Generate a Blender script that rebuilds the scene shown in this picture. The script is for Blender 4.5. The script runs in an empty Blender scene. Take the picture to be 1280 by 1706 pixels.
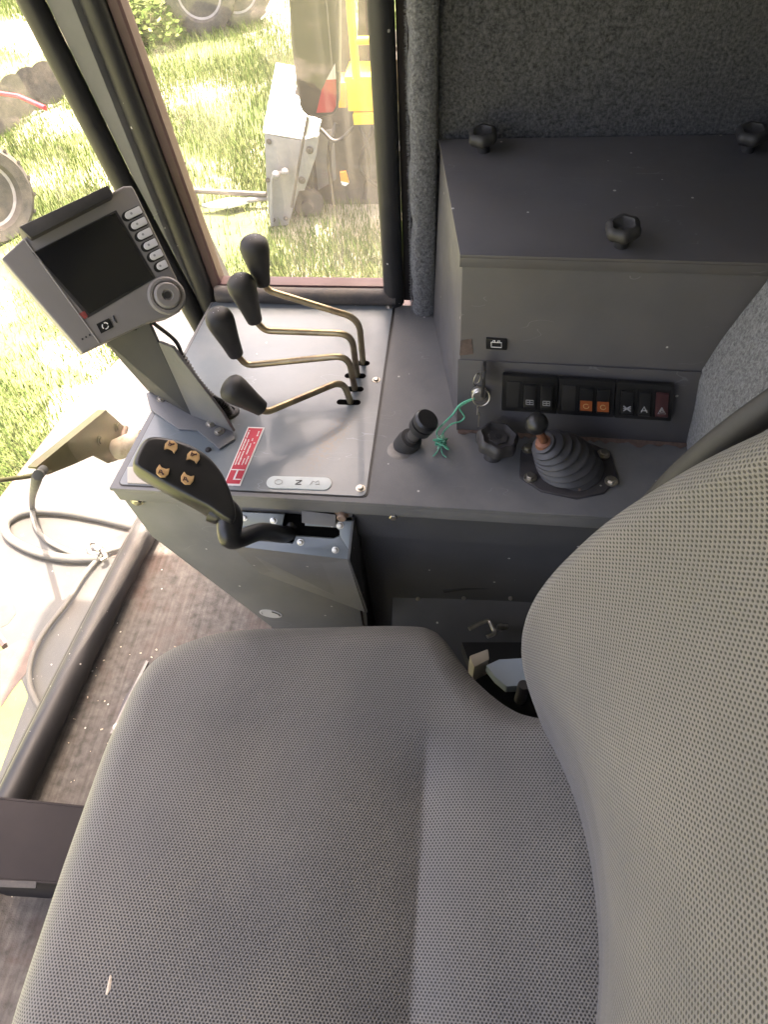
import bpy, bmesh, math, random
import numpy as np
from mathutils import Vector, Matrix
random.seed(7)
rng = np.random.default_rng(11)
S = bpy.context.scene
COL = S.collection
R = math.radians

# ------------------------------------------------------------------ camera
F_PX, CX, CY = 1150.0, 640.0, 853.0            # focal length in photo pixels, photo centre
_down = Vector((71, -898, -1150)).normalized()  # plumb direction in camera axes
_away = Vector((181, 1490, -1150)).normalized() # across-the-cab direction in camera axes
_up = -_down
_rear = _away.cross(_up).normalized()
_away = _up.cross(_rear)
CAM_R = Matrix((_rear, _away, _up))             # camera axes -> world axes
CAM_P = Vector((0, 0, 1.28))
cd = bpy.data.cameras.new('camera')
cd.sensor_fit = 'VERTICAL'; cd.sensor_height = 36; cd.lens = 36 * F_PX / 1706
cd.clip_start = 0.02; cd.clip_end = 2000
cam = bpy.data.objects.new('camera', cd)
cam.matrix_world = Matrix.Translation(CAM_P) @ CAM_R.to_4x4()
COL.objects.link(cam); S.camera = cam

# ------------------------------------------------------------------ sky, sun, exposure
SUN_EL, SUN_DIR = R(71), Vector((0.30, 0.95, 0)).normalized()
W = bpy.data.worlds.new('World'); S.world = W; W.use_nodes = True
wn = W.node_tree.nodes; wl = W.node_tree.links
sky = wn.new('ShaderNodeTexSky'); sky.sky_type = 'NISHITA'; sky.sun_disc = False
sky.sun_elevation = SUN_EL; sky.sun_rotation = math.atan2(SUN_DIR.x, SUN_DIR.y)
sky.air_density = 0.7; sky.dust_density = 7.0; sky.ozone_density = 0.6
bg = wn['Background']; bg.inputs[1].default_value = 0.15
wl.new(sky.outputs[0], bg.inputs[0])
sl = bpy.data.lights.new('sun', 'SUN'); sl.energy = 3.0; sl.angle = R(0.5); sl.color = (1, .97, .93)
so = bpy.data.objects.new('sun', sl); COL.objects.link(so)
sd = Vector((SUN_DIR.x * math.cos(SUN_EL), SUN_DIR.y * math.cos(SUN_EL), math.sin(SUN_EL)))
so.rotation_euler = sd.to_track_quat('Z', 'Y').to_euler(); so.location = sd * 30
S.view_settings.view_transform = 'Standard'; S.view_settings.look = 'None'
S.view_settings.exposure = 3.42; S.view_settings.gamma = 1
S.view_settings.use_white_balance = True; S.view_settings.white_balance_temperature = 7800; S.view_settings.white_balance_tint = 14
S.render.engine = 'CYCLES'
S.cycles.use_denoising = True
S.cycles.max_bounces = 10; S.cycles.diffuse_bounces = 6; S.cycles.transparent_max_bounces = 16
S.cycles.sample_clamp_indirect = 6

# ------------------------------------------------------------------ helpers
def _ray(px, py): return CAM_R @ Vector((px - CX, -(py - CY), -F_PX))
def az(px, py, z): d = _ray(px, py); return CAM_P + d * ((z - CAM_P.z) / d.z)     # measured point on a level plane
def ay(px, py, y): d = _ray(px, py); return CAM_P + d * ((y - CAM_P.y) / d.y)     # ... on a plane across the cab
def ax(px, py, x): d = _ray(px, py); return CAM_P + d * ((x - CAM_P.x) / d.x)     # ... on a fore-and-aft plane
V = Vector
def lerp(a, b, t): return a + (b - a) * t
def interp(x, xs, ys): return float(np.interp(x, xs, ys))
def sstep(a, b, x):
    t = min(1, max(0, (x - a) / (b - a))); return t * t * (3 - 2 * t)

WORG = {}
def tag(o, label=None, cat=None, group=None, kind=None):
    if label: o['label'] = label
    if cat: o['category'] = cat
    if group: o['group'] = group
    if kind: o['kind'] = kind
    return o
def thing(name, loc, label, cat, group=None):
    o = bpy.data.objects.new(name, None); o.empty_display_size = .02
    o.location = loc; COL.objects.link(o); WORG[o] = Vector(loc)
    return tag(o, label, cat, group)

def frame(axis):
    a = Vector(axis).normalized()
    h = Vector((0, 0, 1)) if abs(a.z) < .9 else Vector((1, 0, 0))
    u = h.cross(a).normalized(); w = a.cross(u)
    return u, w, a

class MB:
    def __init__(s): s.v = []; s.f = []; s.uv = None
    def add(s, vs, fs):
        b = len(s.v); s.v += [Vector(p) for p in vs]; s.f += [tuple(i + b for i in q) for q in fs]; return s
    def box(s, c, d, rot=None):
        c = Vector(c); vs = []
        for x in (-.5, .5):
            for y in (-.5, .5):
                for z in (-.5, .5):
                    p = Vector((x * d[0], y * d[1], z * d[2]))
                    if rot is not None: p = rot @ p
                    vs.append(c + p)
        return s.add(vs, [(0, 1, 3, 2), (4, 6, 7, 5), (0, 4, 5, 1), (2, 3, 7, 6), (0, 2, 6, 4), (1, 5, 7, 3)])
    def prism(s, pts, vec):
        n = len(pts); vec = Vector(vec); pts = [Vector(p) for p in pts]
        vs = pts + [p + vec for p in pts]
        return s.add(vs, [tuple(range(n - 1, -1, -1)), tuple(range(n, 2 * n))] +
                     [(i, (i + 1) % n, (i + 1) % n + n, i + n) for i in range(n)])
    def tube(s, path, r, n=12, flat=1.0, closed=False):
        path = [Vector(p) for p in path]; m = len(path)
        rs = r if isinstance(r, (list, tuple)) else [r] * m
        t = [(path[min(i + 1, m - 1)] - path[max(i - 1, 0)]).normalized() for i in range(m)]
        if closed: t = [(path[(i + 1) % m] - path[i - 1]).normalized() for i in range(m)]
        u, w, _ = frame(t[0]); vs = []
        for i in range(m):
            u = (u - t[i] * u.dot(t[i])).normalized(); w = t[i].cross(u)
            for k in range(n):
                a = 2 * math.pi * k / n
                vs.append(path[i] + (u * math.cos(a) + w * math.sin(a) * flat) * rs[i])
        fs = []
        for i in range(m if closed else m - 1):
            j = (i + 1) % m
            for k in range(n):
                k2 = (k + 1) % n; fs.append((i * n + k, i * n + k2, j * n + k2, j * n + k))
        if not closed:
            fs.append(tuple(range(n - 1, -1, -1))); fs.append(tuple(range((m - 1) * n, m * n)))
        return s.add(vs, fs)
    def lathe(s, o, axis, prof, n=24, wob=None):
        o = Vector(o); u, w, a = frame(axis); vs = []; m = len(prof)
        for r, h in prof:
            for k in range(n):
                t = 2 * math.pi * k / n; q = r * (wob(t) if wob else 1)
                vs.append(o + a * h + (u * math.cos(t) + w * math.sin(t)) * q)
        fs = [(i * n + k, i * n + (k + 1) % n, (i + 1) * n + (k + 1) % n, (i + 1) * n + k) for i in range(m - 1) for k in range(n)]
        fs.append(tuple(range(n - 1, -1, -1))); fs.append(tuple(range((m - 1) * n, m * n)))
        return s.add(vs, fs)
    def ball(s, c, r, n=20, m=12):
        pr = [(r * math.sin(math.pi * i / m) + 1e-5, -r * math.cos(math.pi * i / m)) for i in range(m + 1)]
        return s.lathe(c, (0, 0, 1), pr, n)
    def grid(s, rows, closed=False):
        m = len(rows); n = len(rows[0]); vs = [p for r in rows for p in r]
        fs = [(i * n + k, i * n + k + 1, (i + 1) * n + k + 1, (i + 1) * n + k) for i in range(m - 1) for k in range(n - 1)]
        if closed: fs += [(i * n + n - 1, i * n, (i + 1) * n, (i + 1) * n + n - 1) for i in range(m - 1)]
        return s.add(vs, fs)
    def build(s, name, mat, parent=None, bevel=0, segs=2, sharp=38, uv=None, recalc=True):
        me = bpy.data.meshes.new(name)
        vs = s.v
        lo = Vector([min(p[i] for p in vs) for i in range(3)]); hi = Vector([max(p[i] for p in vs) for i in range(3)])
        org = Vector(((lo.x + hi.x) / 2, (lo.y + hi.y) / 2, lo.z))
        me.from_pydata([p - org for p in vs], [], s.f)
        bm = bmesh.new(); bm.from_mesh(me)
        if uv is not None:
            lay = bm.loops.layers.uv.new('UVMap')
            for fc in bm.faces:
                for lp in fc.loops: lp[lay].uv = uv[lp.vert.index]
        if recalc: bmesh.ops.recalc_face_normals(bm, faces=bm.faces)
        if bevel:
            es = [e for e in bm.edges if len(e.link_faces) == 2 and e.calc_face_angle(0) > R(30)]
            bmesh.ops.bevel(bm, geom=es, offset=bevel, segments=segs, profile=.6, affect='EDGES', clamp_overlap=True)
        for fc in bm.faces: fc.smooth = True
        for e in bm.edges:
            if len(e.link_faces) == 2 and e.calc_face_angle(0) > R(sharp): e.smooth = False
        bm.to_mesh(me); bm.free()
        me.materials.append(M[mat] if isinstance(mat, str) else mat)
        o = bpy.data.objects.new(name, me); COL.objects.link(o)
        WORG[o] = org
        if parent is not None:
            o.parent = parent; o.location = org - WORG[parent]
        else: o.location = org
        return o

# ------------------------------------------------------------------ materials
M = {}
TZ_ = .60
def nd(nt, t, **kw):
    n = nt.nodes.new(t)
    for k, v in kw.items(): setattr(n, k, v)
    return n
def mat(name, col, rough=.5, metal=0, var=.12, vscale=14, bump=0, bscale=300, speck=0, dust=0, dustcol=(.42, .38, .34),
        dscale=9, spec=.5, coat=0, col2=None, c2scale=6, c2amt=.5, scratch=0, trail=False):
    m = bpy.data.materials.new(name); m.use_nodes = True; nt = m.node_tree; L = nt.links.new
    b = nt.nodes['Principled BSDF']
    b.inputs['Roughness'].default_value = rough; b.inputs['Metallic'].default_value = metal
    b.inputs['Specular IOR Level'].default_value = spec; b.inputs['Coat Weight'].default_value = coat
    tc = nd(nt, 'ShaderNodeNewGeometry'); P = tc.outputs['Position']
    def noise(sc, det=5, ro=.6):
        n = nd(nt, 'ShaderNodeTexNoise'); n.inputs['Scale'].default_value = sc; n.inputs['Detail'].default_value = det
        n.inputs['Roughness'].default_value = ro; L(P, n.inputs['Vector']); return n.outputs['Fac']
    def ramp(fac, a, c):
        r = nd(nt, 'ShaderNodeMapRange'); r.inputs['From Min'].default_value = a; r.inputs['From Max'].default_value = c
        L(fac, r.inputs['Value']); return r.outputs['Result']
    def mix(f, a, c, blend='MIX'):
        x = nd(nt, 'ShaderNodeMix', data_type='RGBA', blend_type=blend)
        if isinstance(f, (int, float)): x.inputs[0].default_value = f
        else: L(f, x.inputs[0])
        for sock, q in ((x.inputs[6], a), (x.inputs[7], c)):
            if isinstance(q, tuple): sock.default_value = (*q, 1)
            else: L(q, sock)
        return x.outputs[2]
    n1 = ramp(noise(vscale), .3, .7)
    lo = tuple(c * (1 - var) for c in col); hi = tuple(min(1, c * (1 + var)) for c in col)
    c = mix(n1, lo, hi)
    if col2 is not None:
        f = nd(nt, 'ShaderNodeMath', operation='MULTIPLY'); L(ramp(noise(c2scale, 6, .65), .5, .64), f.inputs[0]); f.inputs[1].default_value = c2amt
        c = mix(f.outputs[0], c, col2)
    if dust:
        f = nd(nt, 'ShaderNodeMath', operation='MULTIPLY'); L(ramp(noise(dscale, 7, .7), .42, .72), f.inputs[0]); f.inputs[1].default_value = dust
        c = mix(f.outputs[0], c, dustcol)
        rr = nd(nt, 'ShaderNodeMath', operation='MULTIPLY_ADD'); L(f.outputs[0], rr.inputs[0]); rr.inputs[1].default_value = .5; rr.inputs[2].default_value = rough
        L(rr.outputs[0], b.inputs['Roughness'])
    if scratch:   # fine random scuffs: thin contour lines of a stretched noise
        mp_ = nd(nt, 'ShaderNodeMapping'); mp_.inputs['Scale'].default_value = (9, 38, 21); mp_.inputs['Rotation'].default_value = (.4, .3, .9); L(P, mp_.inputs[0])
        sn = nd(nt, 'ShaderNodeTexNoise'); sn.inputs['Scale'].default_value = 1; sn.inputs['Detail'].default_value = 2; L(mp_.outputs[0], sn.inputs['Vector'])
        ab = nd(nt, 'ShaderNodeMath', operation='COMPARE'); L(sn.outputs['Fac'], ab.inputs[0]); ab.inputs[1].default_value = .56; ab.inputs[2].default_value = .0022
        gt = nd(nt, 'ShaderNodeMath', operation='GREATER_THAN'); L(noise(16, 2), gt.inputs[0]); gt.inputs[1].default_value = .58
        sm = nd(nt, 'ShaderNodeMath', operation='MULTIPLY'); L(ab.outputs[0], sm.inputs[0]); L(gt.outputs[0], sm.inputs[1])
        s2 = nd(nt, 'ShaderNodeMath', operation='MULTIPLY'); L(sm.outputs[0], s2.inputs[0]); s2.inputs[1].default_value = scratch
        c = mix(s2.outputs[0], c, tuple(min(1, q * 1.9) for q in col))
    if trail:     # sandy smear left between the lever slots and the gear strip
        ta, tb = az(584, 690, TZ_), az(512, 785, TZ_); td = (tb - ta); tl2 = td.length; td.normalize()
        su = nd(nt, 'ShaderNodeVectorMath', operation='SUBTRACT'); L(P, su.inputs[0]); su.inputs[1].default_value = ta
        d1 = nd(nt, 'ShaderNodeVectorMath', operation='DOT_PRODUCT'); L(su.outputs[0], d1.inputs[0]); d1.inputs[1].default_value = td
        d2 = nd(nt, 'ShaderNodeVectorMath', operation='DOT_PRODUCT'); L(su.outputs[0], d2.inputs[0]); d2.inputs[1].default_value = (-td.y, td.x, 0)
        ad = nd(nt, 'ShaderNodeMath', operation='ABSOLUTE'); L(d2.outputs['Value'], ad.inputs[0])
        w_ = nd(nt, 'ShaderNodeMapRange'); w_.inputs['From Min'].default_value = .020; w_.inputs['From Max'].default_value = .006; L(ad.outputs[0], w_.inputs['Value'])
        a1_ = nd(nt, 'ShaderNodeMapRange'); a1_.inputs['From Min'].default_value = -.01; a1_.inputs['From Max'].default_value = .03; L(d1.outputs['Value'], a1_.inputs['Value'])
        a2_ = nd(nt, 'ShaderNodeMapRange'); a2_.inputs['From Min'].default_value = tl2 + .02; a2_.inputs['From Max'].default_value = tl2 - .05; L(d1.outputs['Value'], a2_.inputs['Value'])
        m1_ = nd(nt, 'ShaderNodeMath', operation='MULTIPLY'); L(w_.outputs[0], m1_.inputs[0]); L(a1_.outputs[0], m1_.inputs[1])
        m2_ = nd(nt, 'ShaderNodeMath', operation='MULTIPLY'); L(m1_.outputs[0], m2_.inputs[0]); L(a2_.outputs[0], m2_.inputs[1])
        m3_ = nd(nt, 'ShaderNodeMath', operation='MULTIPLY'); L(m2_.outputs[0], m3_.inputs[0]); L(ramp(noise(220, 4, .7), .38, .62), m3_.inputs[1])
        c = mix(m3_.outputs[0], c, (.20, .17, .145))
    if speck:
        vo = nd(nt, 'ShaderNodeTexVoronoi'); vo.inputs['Scale'].default_value = 70; L(P, vo.inputs['Vector'])
        a = nd(nt, 'ShaderNodeMath', operation='LESS_THAN'); L(vo.outputs['Distance'], a.inputs[0]); a.inputs[1].default_value = .13
        sp = nd(nt, 'ShaderNodeSeparateColor'); L(vo.outputs['Color'], sp.inputs[0])
        g = nd(nt, 'ShaderNodeMath', operation='GREATER_THAN'); L(sp.outputs[0], g.inputs[0]); g.inputs[1].default_value = 1 - speck
        q = nd(nt, 'ShaderNodeMath', operation='MULTIPLY'); L(a.outputs[0], q.inputs[0]); L(g.outputs[0], q.inputs[1])
        c = mix(q.outputs[0], c, (.5, .48, .45))
    L(c, b.inputs['Base Color'])
    if bump:
        bp = nd(nt, 'ShaderNodeBump'); bp.inputs['Strength'].default_value = bump; bp.inputs['Distance'].default_value = .002
        L(noise(bscale, 3, .6), bp.inputs['Height']); L(bp.outputs[0], b.inputs['Normal'])
    M[name] = m
    return m
mat('grey_paint', (.150, .150, .153), .42, var=.08, bump=.06, bscale=420, speck=.05, dust=.5, dustcol=(.25, .235, .22), scratch=.5)
mat('plate_paint', (.150, .178, .200), .32, coat=.2, var=.06, bump=.04, bscale=300, speck=.04, dust=.30, dustcol=(.30, .29, .275), scratch=.5, trail=True)
mat('box_paint', (.092, .089, .094), .45, var=.08, bump=.08, bscale=420, speck=.06, dust=.45, dustcol=(.135, .12, .11), col2=(.10, .085, .072), c2amt=.35, c2scale=5, scratch=.7)
mat('dark_steel', (.045, .042, .045), .5, var=.15, dust=.25, dustcol=(.14, .10, .085), speck=.05)
mat('brown_steel', (.024, .020, .020), .75, var=.12, dust=.3, dustcol=(.045, .038, .035), spec=.2)
mat('shadow_steel', (.07, .07, .073), .5, var=.1, dust=.3, dustcol=(.13, .12, .11), speck=.08)  # darker grey with the console's shade in it; also dark bracket and cover
mat('black_plastic', (.014, .014, .015), .33, var=.15, dust=.12, dustcol=(.10, .09, .085), bump=.03)
mat('matt_black', (.022, .021, .022), .55, var=.15, dust=.22, dustcol=(.13, .12, .11), bump=.05)
mat('worn_black', (.035, .033, .034), .5, var=.2, dust=.4, dustcol=(.15, .135, .13), bump=.08, bscale=600)
mat('rubber', (.016, .016, .018), .45, var=.2, dust=.3, dustcol=(.05, .047, .046), bump=.08, speck=.06)
mat('rubber_boot', (.045, .045, .052), .48, var=.12, dust=.35, dustcol=(.13, .12, .115))
mat('dusty_rubber', (.06, .055, .055), .7, var=.2, dust=.8, dustcol=(.17, .145, .125), dscale=20)
mat('zinc', (.55, .52, .47), .34, 1, var=.2, dust=.4, dustcol=(.24, .18, .13), dscale=60)
mat('rusty_bolt', (.30, .22, .18), .6, .5, var=.25, dust=.5, dustcol=(.20, .11, .07), dscale=80)
mat('steel_rod', (.42, .34, .22), .36, .85, var=.2, col2=(.20, .14, .11), c2scale=18, c2amt=.8)
mat('copper_rust', (.24, .10, .06), .6, .2, var=.3, vscale=80)
mat('olive_zinc', (.19, .175, .095), .42, .55, var=.18, col2=(.20, .13, .08), c2scale=14, c2amt=.5)
mat('tan_plastic', (.58, .49, .38), .5, var=.15, col2=(.22, .14, .08), c2scale=30, c2amt=.6)
mat('monitor_grey', (.235, .217, .208), .48, var=.05, bump=.03, bscale=900, dust=.2, dustcol=(.26, .24, .22))
mat('monitor_dark', (.035, .033, .033), .4, var=.1)
mat('screen_black', (.012, .012, .015), .12, var=.1, speck=.02)
mat('button_white', (.66, .65, .66), .45, var=.05)
mat('print_black', (.01, .01, .011), .45, var=.1)
mat('print_grey', (.30, .30, .31), .5, var=.05)
mat('print_white', (.78, .76, .75), .5, var=.05)
mat('print_orange', (.55, .34, .15), .5, var=.15, vscale=200)
mat('orange_lens', (.30, .075, .022), .35, var=.15, vscale=120)
mat('red_label', (.55, .03, .06), .4, var=.08)
mat('dark_red', (.06, .022, .024), .42, var=.2)
mat('red_brown', (.085, .040, .042), .5, var=.15, dust=.3, dustcol=(.13, .10, .09))
mat('faded_red', (.28, .05, .045), .6, var=.3, vscale=300)
mat('red_paint', (.55, .03, .05), .4)
mat('pale_label', (.56, .62, .62), .4, var=.05, dust=.2, dustcol=(.4, .42, .42))
mat('white_paint', (.80, .79, .77), .5, var=.06)
mat('silver_print', (.66, .65, .66), .35, .3, var=.05)
mat('green_string', (.08, .38, .25), .7, var=.25, vscale=200, col2=(.45, .62, .52), c2scale=90, c2amt=.5)
mat('cream_plastic', (.50, .45, .38), .5)
mat('blue_white', (.36, .43, .50), .45, var=.06)
mat('deck_paint', (.050, .052, .052), .42, var=.10, vscale=5, dust=.4, dustcol=(.080, .078, .072), col2=(.068, .048, .040), c2scale=2.2, c2amt=.5, speck=.08)
mat('pink_rust', (.070, .046, .040), .6, var=.35, vscale=25)
mat('worn_grey', (.20, .19, .18), .5, .3, var=.25, vscale=60)
mat('red_dust', (.13, .085, .068), .95, var=.35, vscale=150)
mat('cavity', (.004, .004, .004), 1, var=.1, spec=0)  # near-black that paints the darkness inside openings
mat('old_glue', (.12, .085, .075), .7, var=.3, vscale=120)
mat('cable_grey', (.10, .10, .095), .6, var=.12, dust=.4, dustcol=(.16, .15, .14), spec=.2)
mat('tyre', (.06, .055, .05), .8, var=.25, dust=.7, dustcol=(.20, .17, .135), dscale=5)
mat('rim_grey', (.34, .31, .30), .6, var=.2)
mat('machine_grey', (.20, .20, .21), .5, var=.1, dust=.3, dustcol=(.36, .33, .30))
mat('machine_dark', (.07, .062, .056), .7, var=.3, dust=.5, dustcol=(.13, .11, .09), dscale=4)
mat('machine_yellow', (.78, .50, .05), .4, var=.08)
mat('machine_orange', (.80, .30, .04), .4, var=.08)
mat('mirror_back', (.022, .020, .021), .5, var=.15, dust=.3, dustcol=(.06, .052, .05))
mat('bark', (.20, .15, .11), .85, var=.3, vscale=30, bump=.4, bscale=60)

# carpet felt: clumpy two-tone fibres
def carpet(name, a, c, sc=260):
    m = bpy.data.materials.new(name); m.use_nodes = True; nt = m.node_tree; L = nt.links.new; b = nt.nodes['Principled BSDF']
    b.inputs['Roughness'].default_value = .95; b.inputs['Specular IOR Level'].default_value = .1
    b.inputs['Sheen Weight'].default_value = .25
    g = nd(nt, 'ShaderNodeNewGeometry')
    n1 = nd(nt, 'ShaderNodeTexNoise'); n1.inputs['Scale'].default_value = sc; n1.inputs['Detail'].default_value = 4; n1.inputs['Roughness'].default_value = .75
    n2 = nd(nt, 'ShaderNodeTexNoise'); n2.inputs['Scale'].default_value = 22; n2.inputs['Detail'].default_value = 5
    for n in (n1, n2): L(g.outputs['Position'], n.inputs['Vector'])
    r = nd(nt, 'ShaderNodeMapRange'); r.inputs['From Min'].default_value = .33; r.inputs['From Max'].default_value = .68; L(n1.outputs['Fac'], r.inputs['Value'])
    x = nd(nt, 'ShaderNodeMix', data_type='RGBA'); L(r.outputs[0], x.inputs[0]); x.inputs[6].default_value = (*a, 1); x.inputs[7].default_value = (*c, 1)
    y = nd(nt, 'ShaderNodeMix', data_type='RGBA', blend_type='MULTIPLY'); y.inputs[0].default_value = .5; L(x.outputs[2], y.inputs[6]); L(n2.outputs['Color'], y.inputs[7])
    L(x.outputs[2], b.inputs['Base Color'])
    bp = nd(nt, 'ShaderNodeBump'); bp.inputs['Strength'].default_value = .9; bp.inputs['Distance'].default_value = .004
    L(n1.outputs['Fac'], bp.inputs['Height']); L(bp.outputs[0], b.inputs['Normal']); M[name] = m
carpet('carpet', (.06, .062, .066), (.30, .30, .305))
carpet('carpet_shaded', (.020, .0205, .022), (.125, .126, .130), 250)  # same felt darkened: the wall's lack of light is put into the colour

# open knit seat cloth: hexagonal holes in UV metres
def mesh_cloth(name, thread, hole, pitch):
    m = bpy.data.materials.new(name); m.use_nodes = True; nt = m.node_tree; L = nt.links.new; b = nt.nodes['Principled BSDF']
    b.inputs['Roughness'].default_value = .62; b.inputs['Specular IOR Level'].default_value = .35; b.inputs['Sheen Weight'].default_value = .15
    uv = nd(nt, 'ShaderNodeUVMap')
    ds = []
    for off in (0, .5):
        mp = nd(nt, 'ShaderNodeVectorMath', operation='MULTIPLY_ADD'); L(uv.outputs[0], mp.inputs[0])
        mp.inputs[1].default_value = (1 / pitch, 1 / (pitch * 1.5), 0); mp.inputs[2].default_value = (off, off, 0)
        fr = nd(nt, 'ShaderNodeVectorMath', operation='FRACTION'); L(mp.outputs[0], fr.inputs[0])
        sb = nd(nt, 'ShaderNodeVectorMath', operation='MULTIPLY_ADD'); L(fr.outputs[0], sb.inputs[0]); sb.inputs[1].default_value = (1, 1.5, 0); sb.inputs[2].default_value = (-.5, -.75, 0)
        ln = nd(nt, 'ShaderNodeVectorMath', operation='LENGTH'); L(sb.outputs[0], ln.inputs[0]); ds.append(ln.outputs['Value'])
    mn = nd(nt, 'ShaderNodeMath', operation='MINIMUM'); L(ds[0], mn.inputs[0]); L(ds[1], mn.inputs[1])
    mr = nd(nt, 'ShaderNodeMapRange', interpolation_type='SMOOTHSTEP'); mr.inputs['From Min'].default_value = .17; mr.inputs['From Max'].default_value = .38
    L(mn.outputs[0], mr.inputs['Value'])
    g = nd(nt, 'ShaderNodeNewGeometry')
    n2 = nd(nt, 'ShaderNodeTexNoise'); n2.inputs['Scale'].default_value = 9; n2.inputs['Detail'].default_value = 6; L(g.outputs['Position'], n2.inputs['Vector'])
    r2 = nd(nt, 'ShaderNodeMapRange'); r2.inputs['From Min'].default_value = .35; r2.inputs['From Max'].default_value = .7; L(n2.outputs['Fac'], r2.inputs['Value'])
    t = nd(nt, 'ShaderNodeMix', data_type='RGBA'); L(r2.outputs[0], t.inputs[0])
    t.inputs[6].default_value = (thread[0] * .86, thread[1] * .86, thread[2] * .88, 1); t.inputs[7].default_value = (thread[0] * 1.14, thread[1] * 1.11, thread[2] * 1.06, 1)
    rf = nd(nt, 'ShaderNodeMapRange'); rf.inputs['From Min'].default_value = .35; rf.inputs['From Max'].default_value = .7; rf.inputs['To Min'].default_value = .48; rf.inputs['To Max'].default_value = .75; L(n2.outputs['Fac'], rf.inputs['Value']); L(rf.outputs[0], b.inputs['Roughness'])
    x = nd(nt, 'ShaderNodeMix', data_type='RGBA'); L(mr.outputs[0], x.inputs[0]); x.inputs[6].default_value = (*hole, 1); L(t.outputs[2], x.inputs[7])
    L(x.outputs[2], b.inputs['Base Color'])
    bp = nd(nt, 'ShaderNodeBump'); bp.inputs['Strength'].default_value = .7; bp.inputs['Distance'].default_value = .0012
    L(mr.outputs[0], bp.inputs['Height']); L(bp.outputs[0], b.inputs['Normal']); M[name] = m
mesh_cloth('cushion_cloth', (.192, .186, .172), (.032, .030, .029), .0037)
mesh_cloth('backrest_cloth', (.172, .164, .163), (.042, .039, .038), .0038)

# thin dirty pane: clear, mirror-like at grazing angles, with dust, dried streaks and an even painted haze
def pane(name, dirt_haze, streak, tint=(1, 1, 1)):
    m = bpy.data.materials.new(name); m.use_nodes = True; nt = m.node_tree; L = nt.links.new
    out = nt.nodes['Material Output']; nt.nodes.remove(nt.nodes['Principled BSDF'])
    tr = nd(nt, 'ShaderNodeBsdfTransparent'); tr.inputs[0].default_value = (*tint, 1)
    gl = nd(nt, 'ShaderNodeBsdfGlossy'); gl.inputs['Roughness'].default_value = .02
    lw = nd(nt, 'ShaderNodeLayerWeight'); lw.inputs[0].default_value = .5
    pw = nd(nt, 'ShaderNodeMath', operation='POWER'); L(lw.outputs['Facing'], pw.inputs[0]); pw.inputs[1].default_value = 5
    fz = nd(nt, 'ShaderNodeMath', operation='MULTIPLY_ADD'); L(pw.outputs[0], fz.inputs[0]); fz.inputs[1].default_value = .9; fz.inputs[2].default_value = .07
    m1 = nd(nt, 'ShaderNodeMixShader'); L(fz.outputs[0], m1.inputs[0]); L(tr.outputs[0], m1.inputs[1]); L(gl.outputs[0], m1.inputs[2])
    df = nd(nt, 'ShaderNodeBsdfDiffuse'); df.inputs[0].default_value = (.50, .46, .38, 1)
    tl = nd(nt, 'ShaderNodeBsdfTranslucent'); tl.inputs[0].default_value = (.50, .46, .38, 1)
    md = nd(nt, 'ShaderNodeMixShader'); L(df.outputs[0], md.inputs[1]); L(tl.outputs[0], md.inputs[2])
    g = nd(nt, 'ShaderNodeNewGeometry'); mp = nd(nt, 'ShaderNodeMapping'); mp.inputs['Scale'].default_value = (60, 60, 2.2); L(g.outputs['Position'], mp.inputs[0])
    n = nd(nt, 'ShaderNodeTexNoise'); n.inputs['Scale'].default_value = 1; n.inputs['Detail'].default_value = 5; L(mp.outputs[0], n.inputs['Vector'])
    r = nd(nt, 'ShaderNodeMapRange'); r.inputs['From Min'].default_value = .5; r.inputs['From Max'].default_value = .8; r.inputs['To Min'].default_value = dirt_haze; r.inputs['To Max'].default_value = streak
    L(n.outputs['Fac'], r.inputs['Value'])
    sx = nd(nt, 'ShaderNodeSeparateXYZ'); L(g.outputs['Position'], sx.inputs[0])
    k = nd(nt, 'ShaderNodeMapRange'); k.inputs['From Min'].default_value = -.30; k.inputs['From Max'].default_value = -.16; k.inputs['To Min'].default_value = .5; k.inputs['To Max'].default_value = 1
    L(sx.outputs[0], k.inputs['Value'])
    q = nd(nt, 'ShaderNodeMath', operation='MULTIPLY'); L(r.outputs[0], q.inputs[0]); L(k.outputs[0], q.inputs[1])
    mp2 = nd(nt, 'ShaderNodeMapping'); mp2.inputs['Scale'].default_value = (115, 0, 1.1); L(g.outputs['Position'], mp2.inputs[0])
    nz2 = nd(nt, 'ShaderNodeTexNoise'); nz2.inputs['Scale'].default_value = 1; nz2.inputs['Detail'].default_value = 2; L(mp2.outputs[0], nz2.inputs['Vector'])
    rz2 = nd(nt, 'ShaderNodeMapRange'); rz2.inputs['From Min'].default_value = .60; rz2.inputs['From Max'].default_value = .70; rz2.inputs['To Max'].default_value = streak * .9; L(nz2.outputs['Fac'], rz2.inputs['Value'])
    qm = nd(nt, 'ShaderNodeMath', operation='MULTIPLY'); L(rz2.outputs[0], qm.inputs[0]); L(k.outputs[0], qm.inputs[1])
    qa = nd(nt, 'ShaderNodeMath', operation='MAXIMUM'); L(q.outputs[0], qa.inputs[0]); L(qm.outputs[0], qa.inputs[1]); q = qa
    m2 = nd(nt, 'ShaderNodeMixShader'); L(q.outputs[0], m2.inputs[0]); L(m1.outputs[0], m2.inputs[1]); L(md.outputs[0], m2.inputs[2])
    L(m2.outputs[0], out.inputs[0]); M[name] = m
pane('side_glass', .20, .50)
pane('wind_glass', .16, .26)

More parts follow.
